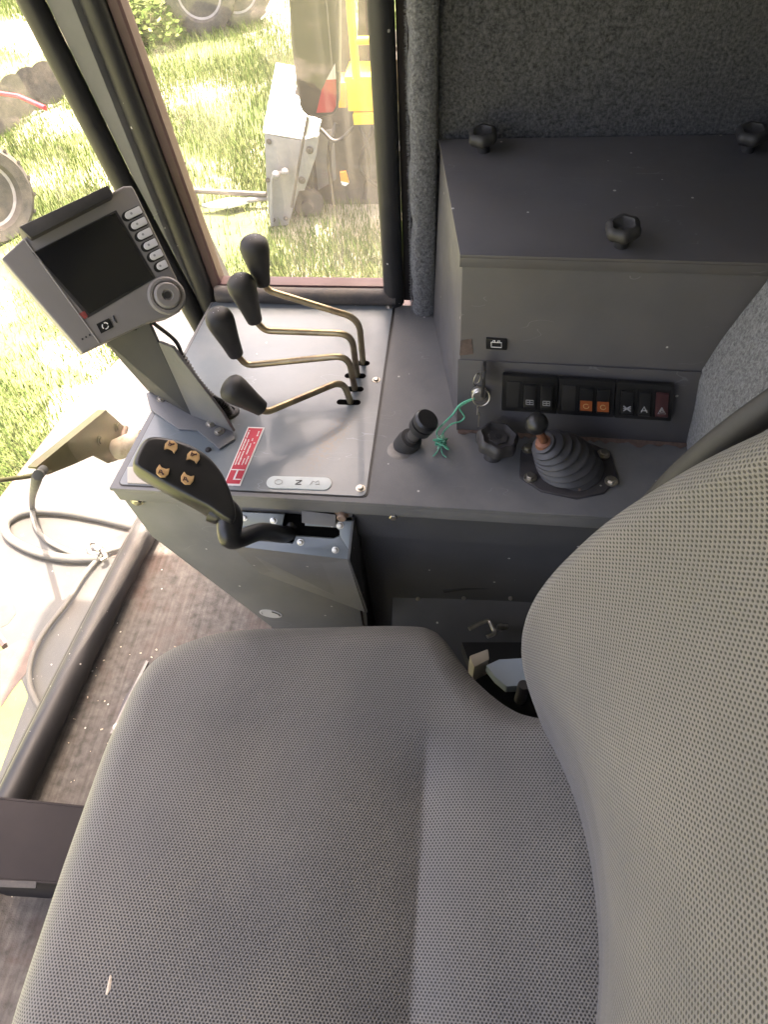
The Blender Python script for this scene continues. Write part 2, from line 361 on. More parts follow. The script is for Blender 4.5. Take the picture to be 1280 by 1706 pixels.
# trodden floor mat: long ribs, red dust, crumbs
def floor_mat():
    m = mat('floor_mat', (.100, .093, .086), .9, var=.45, vscale=55, dust=.8, dustcol=(.15, .132, .119), dscale=11, speck=.05, col2=(.095, .055, .045), c2scale=8, c2amt=.6)
    nt = m.node_tree; L = nt.links.new; b = nt.nodes['Principled BSDF']
    g = nd(nt, 'ShaderNodeNewGeometry'); mp = nd(nt, 'ShaderNodeMapping'); mp.inputs['Rotation'].default_value = (0, 0, R(8)); mp.inputs['Scale'].default_value = (150, 5, 1); L(g.outputs['Position'], mp.inputs[0])
    n = nd(nt, 'ShaderNodeTexNoise'); n.inputs['Scale'].default_value = 1; n.inputs['Detail'].default_value = 4; L(mp.outputs[0], n.inputs['Vector'])
    n3 = nd(nt, 'ShaderNodeTexNoise'); n3.inputs['Scale'].default_value = 420; n3.inputs['Detail'].default_value = 3; L(g.outputs['Position'], n3.inputs['Vector'])
    sm = nd(nt, 'ShaderNodeMath', operation='MULTIPLY_ADD'); L(n3.outputs['Fac'], sm.inputs[0]); sm.inputs[1].default_value = .8; L(n.outputs['Fac'], sm.inputs[2])
    bp = nd(nt, 'ShaderNodeBump'); bp.inputs['Strength'].default_value = .6; bp.inputs['Distance'].default_value = .003; L(sm.outputs[0], bp.inputs['Height']); L(bp.outputs[0], b.inputs['Normal'])
    # worn grain: darker ribs, paler scuffs
    src = b.inputs['Base Color'].links[0].from_socket
    rg = nd(nt, 'ShaderNodeMapRange'); rg.inputs['From Min'].default_value = .35; rg.inputs['From Max'].default_value = .65; rg.inputs['To Min'].default_value = .80; rg.inputs['To Max'].default_value = 1.12; L(n.outputs['Fac'], rg.inputs['Value'])
    x = nd(nt, 'ShaderNodeVectorMath', operation='SCALE'); L(src, x.inputs[0]); L(rg.outputs[0], x.inputs['Scale']); L(x.outputs[0], b.inputs['Base Color'])
floor_mat()

def ground_mat():
    m = bpy.data.materials.new('ground_soil'); m.use_nodes = True; nt = m.node_tree; L = nt.links.new; b = nt.nodes['Principled BSDF']
    b.inputs['Roughness'].default_value = .95; g = nd(nt, 'ShaderNodeNewGeometry')
    n = nd(nt, 'ShaderNodeTexNoise'); n.inputs['Scale'].default_value = .55; n.inputs['Detail'].default_value = 7; n.inputs['Roughness'].default_value = .65; L(g.outputs['Position'], n.inputs['Vector'])
    cr = nd(nt, 'ShaderNodeValToRGB'); e = cr.color_ramp.elements
    e[0].position = .35; e[0].color = (.055, .085, .02, 1); e[1].position = .60; e[1].color = (.40, .36, .28, 1)
    x = e.new(.52); x.color = (.12, .14, .05, 1)
    L(n.outputs['Fac'], cr.inputs[0]); L(cr.outputs[0], b.inputs['Base Color']); M['ground_soil'] = m
ground_mat()
def grass_mat():
    m = bpy.data.materials.new('grass_blade'); m.use_nodes = True; nt = m.node_tree; L = nt.links.new; b = nt.nodes['Principled BSDF']
    b.inputs['Roughness'].default_value = .9; b.inputs['Specular IOR Level'].default_value = .1
    g = nd(nt, 'ShaderNodeNewGeometry'); cr = nd(nt, 'ShaderNodeValToRGB'); e = cr.color_ramp.elements
    e[0].color = (.045, .085, .014, 1); e[1].color = (.19, .20, .08, 1); x = e.new(.6); x.color = (.085, .135, .03, 1)
    L(g.outputs['Random Per Island'], cr.inputs[0]); L(cr.outputs[0], b.inputs['Base Color']); M['grass_blade'] = m
grass_mat()

# ================================================================== SETTING
GZ = -1.9
def struct(mb, name, m, **k): return tag(mb.build(name, m, **k), kind='structure')
# ground sheet
b = MB(); n = 60
def gsp(i): t = (i / n) * 2 - 1; return math.copysign(abs(t) ** 2.6, t) * 400
rows = [[V((gsp(j), gsp(i) + 6, GZ + .05 * math.sin(gsp(i) * .7) * math.cos(gsp(j) * .9) * (abs(gsp(i)) < 60))) for j in range(n + 1)] for i in range(n + 1)]
struct(b.grid(rows), 'ground', 'ground_soil')
# cab floor, walls, roof
def wbot(t):  # bottom edge of the windscreen; t: 0 at the pillar, 1 at the left side of the cab
    return V((-.700 - .105 * math.sin(min(1, t * 1.05) * math.pi * .5), lerp(.99, -.62, t), .026))
b = MB(); b.prism([V((p.x - .004, p.y, 0)) for p in [wbot(i / 20) for i in range(21)]] + [V((.5, -.64, 0)), V((.5, .98, 0))], (0, 0, -.04)); struct(b, 'cab_floor', 'floor_mat')
b = MB()
ROOF = 1.78
b.box((-.10, .31, ROOF + .05), (1.34, 2.24, .10)); struct(b, 'cab_roof', 'box_paint', bevel=.02)  # unseen roof; right overhang and front edge shaped to steer the sun
b = MB(); b.box((.50, .17, .88), (.04, 1.66, 1.76)); struct(b, 'wall_rear', 'carpet_shaded')
b = MB(); b.box((.2, 1.0, .88), (.56, .04, 1.76)); b.box((-.26, 1.0, .28), (.36, .04, .60)); struct(b, 'wall_right', 'red_brown')
b = MB(); b.box((.1, -.66, .35), (.9, .04, .70)); b.box((.12, -.66, 1.24), (.80, .04, 1.08)); struct(b, 'wall_left_blocker', 'grey_paint')  # out of view; upper part added to cut light from the camera side

# carpeted trim: right wall panel, edge post, rear lower panel (gently uneven felt sheets)
def felt(P0, du, dv, nu, nv, amp, name, m, thick, label, seed, edge=None):
    r_ = np.random.default_rng(seed); ph = r_.uniform(0, 6.28, 8)
    P0, du, dv = V(P0), V(du), V(dv); nrm_ = du.cross(dv).normalized()
    def wav(s, t): return (edge(s, t) if edge else 0) + amp * (math.sin(9 * s + ph[0]) * math.sin(7 * t + ph[1]) + .5 * math.sin(23 * s + ph[2] + 5 * t) + .4 * math.sin(31 * t + ph[3]))
    rows = [[P0 + du * (j / nu) + dv * (i / nv) + nrm_ * wav(j / nu * du.length, i / nv * dv.length) for j in range(nu + 1)] for i in range(nv + 1)]
    b = MB(); b.grid(rows)
    ring = [rows[0][j] for j in range(nu + 1)] + [rows[i][nu] for i in range(1, nv + 1)] + [rows[nv][j] for j in range(nu - 1, -1, -1)] + [rows[i][0] for i in range(nv - 1, 0, -1)]
    k = len(ring); b.add(ring + [p - nrm_ * thick for p in ring], [(i, (i + 1) % k, (i + 1) % k + k, i + k) for i in range(k)])
    o = b.build(name, m); return o
o = felt((-.040, .945, .60), (.53, 0, 0), (0, 0, 1.16), 40, 60, .0015, 'wall_carpet_right', 'carpet_shaded', .02, '', 3)
tag(o, kind='structure')
o = felt((.318, .672, .0), (0, -1.3, 0), (0, 0, 1.76), 50, 120, .002, 'wall_carpet_rear', 'carpet', .02, '', 5, edge=lambda s, t: interp(t, [0, .588, .66, .711, .76, .835, .95], [.012, .012, .020, .028, .018, -.004, -.006]) * (1 - sstep(.05, .5, s)))
tag(o, kind='structure')
# rounded carpet post between window and panel
b = MB(); rows = []
for i in range(70):
    z = .600 + i * (1.16 / 69); w = .0016 * math.sin(i * .9) + .0012 * math.sin(i * 2.3)
    xl, xr = -.078 + w, -.040; yf = .925 + w * .6
    pr = [(xl, .975), (xl, .945), (xl + .004, yf + .008), (xl + .012, yf), (xr - .010, yf), (xr - .002, yf + .008), (xr, .944), (xr, .96)]
    rows.append([V((x, y, z)) for x, y in pr])
b.grid(rows); b.add([V((x, y, .6)) for x, y in [(-.078, .975), (-.078, .945), (-.066, .925), (-.05, .925), (-.04, .945), (-.04, .96)]], [(0, 1, 2, 3, 4, 5)])
o = b.build('carpet_post', 'carpet', sharp=60); tag(o, 'narrow felt covered post between side window and dark carpet wall', 'post')
# fibres standing off the felt
def fibres(name, spots, m, parent, ln=.004):
    vs = []; fs = []
    for p, nn in spots:
        d = (V(nn) + V(rng.normal(0, .7, 3))).normalized() * ln * rng.uniform(.5, 1.3)
        s_ = d.cross(V(rng.normal(0, 1, 3))).normalized() * .00035
        k = len(vs); vs += [p - s_, p + s_, p + d]; fs.append((k, k + 1, k + 2))
    b = MB(); b.v = vs; b.f = fs; o = b.build(name, m, parent, recalc=False); tag(o, kind='stuff'); return o
sp = []
for i in range(9000):
    z = rng.uniform(.602, 1.1); t = rng.uniform(0, 1)
    if t < .35: sp.append((V((-.078, rng.uniform(.93, .955), z)), (-1, -.4, 0)))
    else: sp.append((V((rng.uniform(-.074, -.042), .9245, z)), (0, -1, 0)))
fibres('felt_fibre', sp, 'carpet', o)

# ------------------------------------------------------------------ right window, pillar, windscreen
LZ, LX = [0, .25, .531, .807, 1.026, 1.78], [-.700, -.585, -.457, -.513, -.548, -.655]      # windscreen edge at the pillar
RZ, RX = [0, .604, 1.018, 1.78], [-.352, -.396, -.429, -.490]                                 # window edge at the pillar
zs = [.40 + i * (1.36 / 30) for i in range(31)]
PL = thing('window_pillar', (-.45, .97, .40), 'grey steel pillar between windscreen and side window', 'pillar')
b = MB(); rows = []
for z in zs:
    l, r = interp(z, LZ, LX) + .026, interp(z, RZ, RX) - .048
    r = max(r, l + .012)
    rows.append([V((l - .004, 1.03, z)), V((l, .965, z)), V((l + .006, .955, z)), V((r - .006, .955, z)), V((r, .962, z)), V((r + .03, 1.03, z))])
b.grid(rows); b.build('pillar_face', 'grey_paint', PL, sharp=30)
b = MB(); rows = []
for z in zs:
    r = interp(z, RZ, RX); rows.append([V((r - .018, .995, z)), V((r - .016, .966, z)), V((r - .003, .966, z)), V((r, .970, z)), V((r, .992, z))])
b.grid(rows); b.build('pillar_flange', 'red_brown', PL, sharp=30)
b = MB(); b.tube([V((interp(z, RZ, RX) - .032, .966, z)) for z in zs], .0165, 16); b.build('seal', 'rubber', PL)

WS = thing('windscreen', (-.70, .3, .0), 'tall curved windscreen with a thick black rubber seal at the floor', 'windscreen')
# bottom seal runs along the floor from the console towards the camera side
def wtop(t):
    y = lerp(.99, -.62, t); return V((-.655 - .16 * math.sin(t * math.pi * .5), y, ROOF))
ts = [i / 24 for i in range(25)]
rows = []
for z in [.02, .1, .2, .3, .4, .5, .6, .7, .8, .9, 1.03, 1.2, 1.4, 1.6, 1.77]:
    rr = []
    for t in ts:
        e = interp(z, LZ, LX) + .004
        q = lerp(wbot(t), wtop(t), z / ROOF)
        k = sstep(0, .42, t)
        rr.append(V((lerp(e, q.x, k), q.y, z)))
    rows.append(rr)
b = MB(); b.grid(rows); b.build('pane', 'wind_glass', WS, recalc=False)
b = MB(); b.tube([wbot(t) + V((.014, 0, .006)) for t in ts], .028, 20); b.build('seal', 'rubber', WS)
b = MB(); b.tube([wbot(t) + V((-.018, 0, -.004)) for t in ts], .010, 10); b.build('outer_seal', 'matt_black', WS)
b = MB(); b.tube([V((interp(z, LZ, LX) + .012, .956, z)) for z in zs], .0165, 16); b.build('seal', 'rubber', WS)

SW = thing('side_window', (-.26, .98, .60), 'dirty side window with black rubber seal and streaked pane', 'window')
b = MB(); rows = []
for z in zs:
    if z < .60: continue
    rows.append([V((interp(z, RZ, RX) - .01, .988, z)), V((-.10, .988, z))])
b.grid(rows); b.build('pane', 'side_glass', SW, recalc=False)
b = MB(); b.tube([V((-.109, .962, .60)), V((-.1095, .962, .8)), V((-.110, .962, 1.1)), V((-.112, .962, 1.76))], .0165, 16); b.build('seal', 'rubber', SW)
b = MB(); b.tube([V((-.405, .958, .613)), V((-.25, .957, .612)), V((-.105, .958, .612))], .0135, 14); b.build('seal', 'dusty_rubber', SW)
b = MB(); b.box((-.25, .978, .6205), (.30, .024, .012)); b.build('sill', 'red_brown', SW, bevel=.002)
b = MB(); b.box((-.0855, .978, 1.18), (.0155, .024, 1.16)); b.build('jamb', 'brown_steel', SW, bevel=.002)

# ================================================================== CONSOLE
TZ = .60
CO = thing('control_console', (-.1, .75, 0), 'grey painted steel side console carrying the levers and switches', 'console')
# top sheet with folded front lip
top_pts = [V((-.452, .545, TZ)), V((.345, .532, TZ)), V((.345, .955, TZ)), V((-.418, .955, TZ))]
b = MB(); b.prism([p - V((0, 0, .0005)) for p in top_pts], (0, 0, -.006)); 
b.build('top_sheet', 'grey_paint', CO, bevel=.002)
b = MB(); b.prism([V((-.450, .5472, .5935)), V((.345, .5342, .5935)), V((.345, .5342, .572)), V((-.447, .5472, .572))], (0, .012, 0)); b.build('front_lip', 'grey_paint', CO, bevel=.0015)
# pedestal: front panel cut to a slant, side cheek
fp = [(-.445, .571), (-.433, .483), (-.317, .258), (-.19, .0), (-.138, .0), (-.140, .30), (-.130, .571)]
b = MB(); b.prism([V((x, .552, z)) for x, z in fp], (0, .004, 0)); b.build('front_panel', 'grey_paint', CO, bevel=.001)
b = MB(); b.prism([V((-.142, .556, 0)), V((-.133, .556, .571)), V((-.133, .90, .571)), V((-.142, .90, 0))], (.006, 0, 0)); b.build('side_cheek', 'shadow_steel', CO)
b = MB(); rows = []
for (x, z) in fp[:4]: rows.append([V((x, .556, z)), V((x + .01, .93, z))])
b.grid(rows); b.build('end_panel', 'grey_paint', CO)
# recessed front to the right of the pedestal
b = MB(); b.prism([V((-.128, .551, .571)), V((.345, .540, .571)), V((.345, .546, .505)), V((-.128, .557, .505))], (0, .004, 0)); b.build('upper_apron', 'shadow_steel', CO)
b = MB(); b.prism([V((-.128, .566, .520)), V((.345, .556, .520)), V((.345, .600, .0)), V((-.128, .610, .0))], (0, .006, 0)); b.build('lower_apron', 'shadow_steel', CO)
# lever cover plate
def rnd_poly(pts, r, seg=4):
    out = []; n = len(pts)
    for i in range(n):
        p, a, c = V(pts[i]), V(pts[i - 1]), V(pts[(i + 1) % n])
        u = (a - p).normalized(); w = (c - p).normalized()
        for k in range(seg + 1):
            t = k / seg; out.append((p + u * r) * (1 - t) ** 2 + p * 2 * t * (1 - t) + (p + w * r) * t ** 2)
    return out
b = MB(); b.prism(rnd_poly([V((-.440, .551, TZ + .0014)), V((-.110, .549, TZ + .0014)), V((-.110, .953, TZ + .0014)), V((-.412, .953, TZ + .0014))], .008), (0, 0, -.004))
CP = b.build('cover_plate', 'plate_paint', CO)
b = MB(); b.prism(rnd_poly([V((-.4415, .5495, TZ + .0004)), V((-.1075, .5475, TZ + .0004)), V((-.1065, .9545, TZ + .0004)), V((-.4135, .9545, TZ + .0004))], .009), (0, 0, -.001)); b.build('plate_gasket', 'print_black', CO)
def bolt(p, axis, r, parent, m='zinc', h=None, hexa=True, name='bolt'):
    h = h or r * .8; a = V(axis).normalized(); b = MB()
    b.lathe(p, a, [(r * 1.45, -.001), (r * 1.45, h * .28), (r * 1.3, h * .30)], 18)
    b.lathe(p, a, [(r, h * .2), (r, h * .9), (r * .82, h), (r * .3, h * 1.0), (.0001, h * .98)], 6 if hexa else 14)
    return b.build(name, m, parent, sharp=30)
for q in [(649, 511), (627, 633), (601, 814)]: bolt(az(*q, TZ + .0012), (0, 0, 1), .0042, CO)
bolt(az(428, 590, TZ + .001), (0, 0, 1), .0012, CO, 'zinc')
# front bolts on lip and panel
bolt(ay(228, 834, .5515), (0, -1, 0), .0062, CO, 'zinc')
bolt(ay(571, 853, .547), (0, -1, 0), .0065, CO, 'rusty_bolt', hexa=False, h=.012)
bolt(ay(656, 855, .547), (0, -1, 0), .0052, CO, 'zinc', h=.009)
# lever slots in the plate (black patches painting the dark openings)
SLOT = [az(602, 605, TZ + .0016), az(592, 626, TZ + .0016), az(588, 648, TZ + .0016), az(581, 670, TZ + .0016)]
for i, c in enumerate(SLOT):
    w = (.013, .016, .016, .0175)[i]; b = MB()
    pts = [c + V((math.copysign(w - .0055, math.cos(t)) + .0055 * math.cos(t), .0055 * math.sin(t), 0)) for t in [2 * math.pi * (k + .5) / 20 for k in range(20)]]
    b.prism(pts, (0, 0, -.003)); b.build('lever_slot', 'cavity', CO)
# joystick gate plate: tilted plate on the front of the pedestal with an H slot
g0, g1 = .557, .474
def gp(px, py):  # on the tilted gate plate
    t0 = ay(px, py, .545); k = (g0 - t0.z) / (g0 - g1)
    return ay(px, py, .545 - .030 * max(0, min(1.2, k)))
outl = [(398, 853), (473, 856), (470, 874), (505, 876), (508, 856), (586, 869), (579, 932), (383, 909)]
pl = [gp(*q) for q in [(398, 853), (586, 866), (579, 932), (383, 909)]]
b = MB(); nrm_g = (pl[1] - pl[0]).cross(pl[3] - pl[0]).normalized()
if nrm_g.y > 0: nrm_g = -nrm_g
# plate pieces around the slot so that the slot is a true opening
def gpoly(name, px, m='plate_paint', th=-.004):
    b = MB(); b.prism([gp(*q) for q in px], nrm_g * th); return b.build(name, m, CO, bevel=.0006)
gpoly('gate_plate', [(398, 853), (474, 857), (470, 878), (404, 876)])
gpoly('gate_plate', [(404, 874.5), (412, 876), (410, 900), (383, 909), (388, 897)])
gpoly('gate_plate', [(383, 909), (392, 898.5), (488, 905.5), (493, 893), (556, 897.5), (566, 893), (581, 917), (579, 932)])
gpoly('gate_plate', [(508, 868), (586, 868), (581, 917), (566, 893), (566, 884), (560, 879), (508, 876)])
b = MB(); b.prism([gp(*q) - nrm_g * .0052 for q in [(398, 853), (586, 866), (579, 930), (385, 908)]], -nrm_g * .002); b.build('gate_slot_dark', 'cavity', CO)  # black sheet standing in for the darkness inside the slot
# folded front skirt below the gate plate and its right return
s0, s1 = gp(383, 909), gp(579, 932)
b = MB(); b.prism([s0, s1, V((s1.x + .004, .551, .30)), V((s0.x + .012, .551, .40))], (0, .003, 0)); b.build('gate_skirt', 'grey_paint', CO)
b = MB(); b.prism([gp(586, 868), s1, V((s1.x + .006, .551, .30)), V((gp(586, 868).x, .552, .555))], (.003, 0, 0)); b.build('gate_return', 'shadow_steel', CO)
b = MB(); t1, t2 = gp(503, 850), gp(560, 857)
b.prism([t1 + V((0, -.002, .002)), t2 + V((0, -.002, .002)), t2 + V((0, -.012, -.012)), t1 + V((0, -.012, -.012))], nrm_g * -.003)
b.build('gate_stop', 'grey_paint', CO, bevel=.001)
for q in [(407, 862), (456, 867), (567, 875), (501, 903), (394, 903), (559, 916)]: bolt(gp(*q) + nrm_g * .0004, nrm_g, .0034, CO, 'zinc', h=.003, hexa=False, name='rivet')
bolt(ay(584, 905, .551), (0, -1, 0), .0022, CO, 'zinc')
# oval maker's plate low on the pedestal
b = MB(); oc = ay(451, 1023, .5508); 
b.prism([oc + V((.019 * math.cos(t) + .002 * math.sin(t), 0, .0125 * math.sin(t) - .0035 * math.cos(t))) for t in [2 * math.pi * k / 28 for k in range(28)]], (0, .001, 0))
OV = b.build('oval_badge', 'silver_print', CO); OV['label'] = 'small silver oval badge with a dark curved ring'
b = MB(); b.tube([oc + V((.0150 * math.cos(t), -.0006, .0092 * math.sin(t) - .0030 * math.cos(t))) for t in [R(-10 + k * 8) for k in range(12)]], .0008, 6); b.build('ring_mark', 'print_black', OV)
b = MB(); b.tube([oc + V((.0150 * math.cos(t), -.0006, .0092 * math.sin(t) - .0030 * math.cos(t))) for t in [R(160 + k * 6) for k in range(8)]], .0007, 6); b.build('ring_mark', 'print_grey', OV)
# red instruction label
la = [az(413, 711, TZ + .0022), az(441, 712, TZ + .0022), az(400, 809, TZ + .0022), az(372, 808, TZ + .0022)]
b = MB(); b.prism(la, (0, 0, -.0008)); WL = b.build('instruction_label', 'print_white', CO); WL['label'] = 'red label with white border and small white lines of print'
def lab(u, v): return lerp(lerp(la[0], la[1], u), lerp(la[3], la[2], u), v)
def labq(b, u0, u1, v0, v1, dz): b.prism([lab(u0, v0) + V((0, 0, dz)), lab(u1, v0) + V((0, 0, dz)), lab(u1, v1) + V((0, 0, dz)), lab(u0, v1) + V((0, 0, dz))], (0, 0, -.0003))
b = MB(); labq(b, .08, .92, .025, .975, .0005); b.build('red_field', 'red_label', WL)
b = MB(); rr = random.Random(4)
for u, segs_ in ((.16, [(.07, .085), (.10, .20), (.22, .43), (.45, .67)]), (.34, [(.23, .42), (.44, .67)]), (.56, [(.21, .26), (.30, .50), (.56, .67)]), (.74, [(.08, .18), (.28, .30), (.52, .67)])):
    for v0, v1 in segs_:
        v = v0
        while v < v1 - .008:
            w = rr.uniform(.014, .022); labq(b, u + rr.uniform(0, .015), u + .085 + rr.uniform(-.02, .01), v, min(v1, v + w), .0009); v += w + .006
b.build('print_line', 'print_white', WL)
b = MB(); labq(b, .1, .88, .745, .76, .0009); labq(b, .44, .54, .76, .90, .0009); labq(b, .44, .9, .90, .915, .0009); b.build('pictogram', 'print_white', WL)
# pale gear indicator strip with N
ic = [az(444, 793, TZ + .003), az(552, 796, TZ + .003)]
du = (ic[1] - ic[0]); L_ = du.length; du.normalize(); dw = V((0, 0, 1)).cross(du)
mid = az(498, 804, TZ + .003)
b = MB(); b.prism([mid + du * (math.copysign(L_ / 2 - .010, math.cos(t)) + .010 * math.cos(t)) + dw * .0105 * math.sin(t) for t in [2 * math.pi * (k + .5) / 28 for k in range(28)]], (0, 0, -.002))
IS = b.build('gear_indicator', 'pale_label', CO, bevel=.0006); IS['label'] = 'pale rounded strip marked N between two worn pictograms'
def text_mesh(body, size, loc, xdir, ydir, m, parent, name='lettering', ext=.0002, align='CENTER'):
    c = bpy.data.curves.new('t', 'FONT'); c.body = body; c.size = size; c.extrude = ext; c.align_x = align; c.align_y = 'CENTER'
    o = bpy.data.objects.new('t', c); COL.objects.link(o)
    dg = bpy.context.evaluated_depsgraph_get(); me = bpy.data.meshes.new_from_object(o.evaluated_get(dg)); bpy.data.objects.remove(o)
    X = V(xdir).normalized(); Y = V(ydir); Y = (Y - X * Y.dot(X)).normalized(); Z = X.cross(Y)
    b = MB(); b.add([V(loc) + X * v.co.x + Y * v.co.y + Z * v.co.z for v in me.vertices], [tuple(p.vertices) for p in me.polygons])
    bpy.data.meshes.remove(me)
    return b.build(name, m, parent)
text_mesh('N', .012, mid + V((0, 0, .0004)), -dw * -1, -du, 'print_black', IS)
b = MB(); tc = mid - du * (L_ / 2 - .016) + V((0, 0, .0003)); b.tube([tc + du * .005 * math.cos(t) + dw * .004 * math.sin(t) for t in [2 * math.pi * k / 14 for k in range(14)]], .0004, 5, closed=True); b.build('pictogram', 'print_grey', IS)
b = MB(); tc = mid + du * (L_ / 2 - .022) + V((0, 0, .0003)); b.tube([tc + du * x + dw * y for x, y in [(-.006, -.003), (-.003, .003), (.001, .001), (.004, .004), (.006, -.002), (.001, -.003)]], .0004, 5); b.build('pictogram', 'print_grey', IS)
# yellowish pad under the joystick at the plate corner
b = MB(); b.prism([az(212, 778, TZ + .003), az(250, 776, TZ + .003), az(252, 806, TZ + .003), az(212, 804, TZ + .003)], (0, 0, -.003)); b.build('label_remnant', 'cream_plastic', CO)

# ------------------------------------------------------------------ four hydraulic levers
def smooth_path(pts, n=8, r=.02):
    """polyline with rounded corners"""
    pts = [V(p) for p in pts]; out = [pts[0]]
    for i in range(1, len(pts) - 1):
        p = pts[i]; a = (pts[i - 1] - p); c = (pts[i + 1] - p); q = min(r, a.length * .45, c.length * .45)
        a.normalize(); c.normalize()
        for k in range(n + 1):
            t = k / n; out.append((p + a * q) * (1 - t) ** 2 + p * 2 * t * (1 - t) + (p + c * q) * t ** 2)
    return out + [pts[-1]]
LEV = [dict(base=0, rod=[(598, 531), (447, 484), (438, 470)], knob=[(438, 474), (420, 394)], lab='hydraulic lever nearest the window, with the highest black knob'),
       dict(base=1, rod=[(586, 556), (441, 551), (424, 532)], knob=[(425, 536), (396, 459)], lab='second hydraulic lever from the window, rod nearly level'),
       dict(base=2, rod=[(580, 592), (410, 609), (392, 588)], knob=[(394, 592), (358, 516)], lab='third hydraulic lever from the window, knob beside the ribbed cable sleeve'),
       dict(base=3, rod=[(571, 634), (446, 686), (428, 682)], knob=[(438, 682), (374, 638)], lean=.075, lab='lowest hydraulic lever, its black knob lying in front of the ribbed sleeve')]
for d in LEV:
    p0 = SLOT[d['base']]; Y0 = p0.y
    t = thing('hydraulic_lever', p0, d['lab'], 'lever', 'levers rising from the cover plate')
    pr = [p0 + V((.004, 0, -.02)), p0 + V((.003, 0, 0))] + [ay(*q, Y0 - .002 - d.get('lean', 0) * (0, 1, 1.05)[i]) for i, q in enumerate(d['rod'])]
    b = MB(); b.tube(smooth_path(pr, 8, .022), .0047, 12); b.build('rod', 'steel_rod', t)
    k0, k1 = ay(*d['knob'][0], Y0 - .002 - d.get('lean', 0)), ay(*d['knob'][1], Y0 - .004 - d.get('lean', 0))
    ln = (k1 - k0).length; a = (k1 - k0).normalized()
    prof = [(.0085, -.0), (.0105, .0015), (.0112, .005), (.0135, ln * .30), (.0165, ln * .52), (.0188, ln * .70), (.0192, ln * .80), (.0175, ln * .89), (.0135, ln * .95), (.008, ln * .985), (.0001, ln)]
    b = MB(); b.lathe(k0, a, prof, 28); KN = b.build('knob', 'matt_black', t, sharp=50)
    u, w, _ = frame(a); b = MB()
    for x0, y0, x1, y1 in [(-.005, -.003, -.005, .004), (-.005, .004, -.001, .001), (-.001, .001, .002, .005), (.002, .005, .005, -.002)]:
        b.tube([k1 + a * -.0012 + u * x0 + w * y0, k1 + a * -.0012 + u * x1 + w * y1], .0006, 6)
    b.build('engraved_symbol', 'print_grey', KN)

# ------------------------------------------------------------------ display monitor on its bracket
mP = ay(175, 440, .66)
mN = ((CAM_P - mP).normalized() + V((.18, 0, 0)) + V((0, 0, .22))).normalized()
def mp(px, py, h=0):
    d = _ray(px, py); return CAM_P + d * (((mP - CAM_P).dot(mN)) / d.dot(mN)) + mN * h
def mpoly(px, h0, h1, b=None):
    b = b or MB(); b.prism([mp(*q, h1) for q in px], mN * (h0 - h1)); return b
MO = thing('display_monitor', mp(200, 560, -.03), 'grey cab monitor with dark screen, six white side buttons and a dial', 'monitor')
face = [(1, 431), (38, 397), (205, 310), (219, 309), (224, 316), (307, 490), (309, 505), (300, 519), (285, 527), (245, 538), (168, 574), (137, 589)]
b = mpoly(face, -.050, 0); BD = b.build('housing', 'monitor_grey', MO, bevel=.0025, segs=3)
mpoly([(53, 421), (193, 350), (259, 463), (146, 530)], -.002, .0006).build('screen_bezel', 'monitor_dark', MO, bevel=.0003)
mpoly([(57, 421), (191, 355), (254, 462), (148, 523)], -.001, .0012).build('screen', 'screen_black', MO)
mpoly([(131, 523), (140, 518), (146, 527), (141, 532)], -.001, .0012).build('corner_mark', 'faded_red', MO)
# sun visor over the upper edge
b = mpoly([(31, 383), (178, 314), (187, 332), (52, 402)], -.045, .016); b.build('visor', 'worn_black', MO, bevel=.002)
# raised seam rib left of the screen
b = MB(); b.tube([mp(41, 399, .0002), mp(104, 486, .0002), mp(166, 572, .0002)], .0011, 6); b.build('seam_rib', 'monitor_grey', MO)
for i in range(6):
    cx_, cy_ = 221 + i * 9.6, 355.5 + i * 17.4
    wx = (14.5, 13.5, 12.5, 11.5, 11, 9.0)[i]
    e1 = V((.90, -.44)); e2 = V((.45, .89))
    def bq(s, hw, hh, sh): 
        pts = []
        for k in range(20):
            t = 2 * math.pi * (k + .5) / 20; c_, s_ = math.cos(t), math.sin(t)
            rr_ = hh if c_ < 0 else hh * .35
            x = math.copysign(hw - rr_, c_) + rr_ * c_; y = math.copysign(hh - rr_, s_) * (1 if c_ > 0 else 0) + (rr_ if c_ > 0 else hh) * s_
            pts.append((cx_ + sh[0] + e1.x * x + e2.x * y, cy_ + sh[1] + e1.y * x + e2.y * y))
        return pts
    mpoly(bq(1, wx + 2.5, 8.6, (-2.4, 1.5)), -.001, .0008).build('button_recess', 'print_black', MO)
    bt = mpoly(bq(1, wx, 6.6, (0, 0)), -.001, .0030).build('button', 'button_white', MO, bevel=.0008)
    b = MB(); b.lathe(mp(cx_ - 3, cy_ + 1, .0029), mN, [(.0014, 0), (.0014, .0004)], 8); b.build('button_mark', 'print_grey', bt)
dc = mp(277, 493)
b = MB(); b.lathe(dc, mN, [(.0215, -.001), (.0215, .003), (.0195, .005), (.0165, .005), (.0155, .003), (.0150, .003), (.0145, .009), (.0125, .0105), (.0065, .0105), (.0055, .0085), (.0001, .008)], 40)
DL = b.build('dial', 'monitor_grey', MO, sharp=30)
b = MB(); b.lathe(dc, mN, [(.0042, .0075), (.0040, .0095), (.0001, .0098)], 16); b.build('dial_cap', 'monitor_dark', DL)
mpoly([(160, 540), (181, 530), (189, 545), (168, 556)], -.001, .0008).build('emblem', 'print_black', MO)
b = MB(); ec = mp(175, 543, .0010)
for k in range(3):
    b.tube([ec + (mp(175 + 5.2 * math.cos(t), 543 + 5.2 * math.sin(t), .0010) - ec) for t in [R(k * 120 + j * 11) for j in range(9)]], .0007, 5)
b.build('emblem_mark', 'print_white', MO)
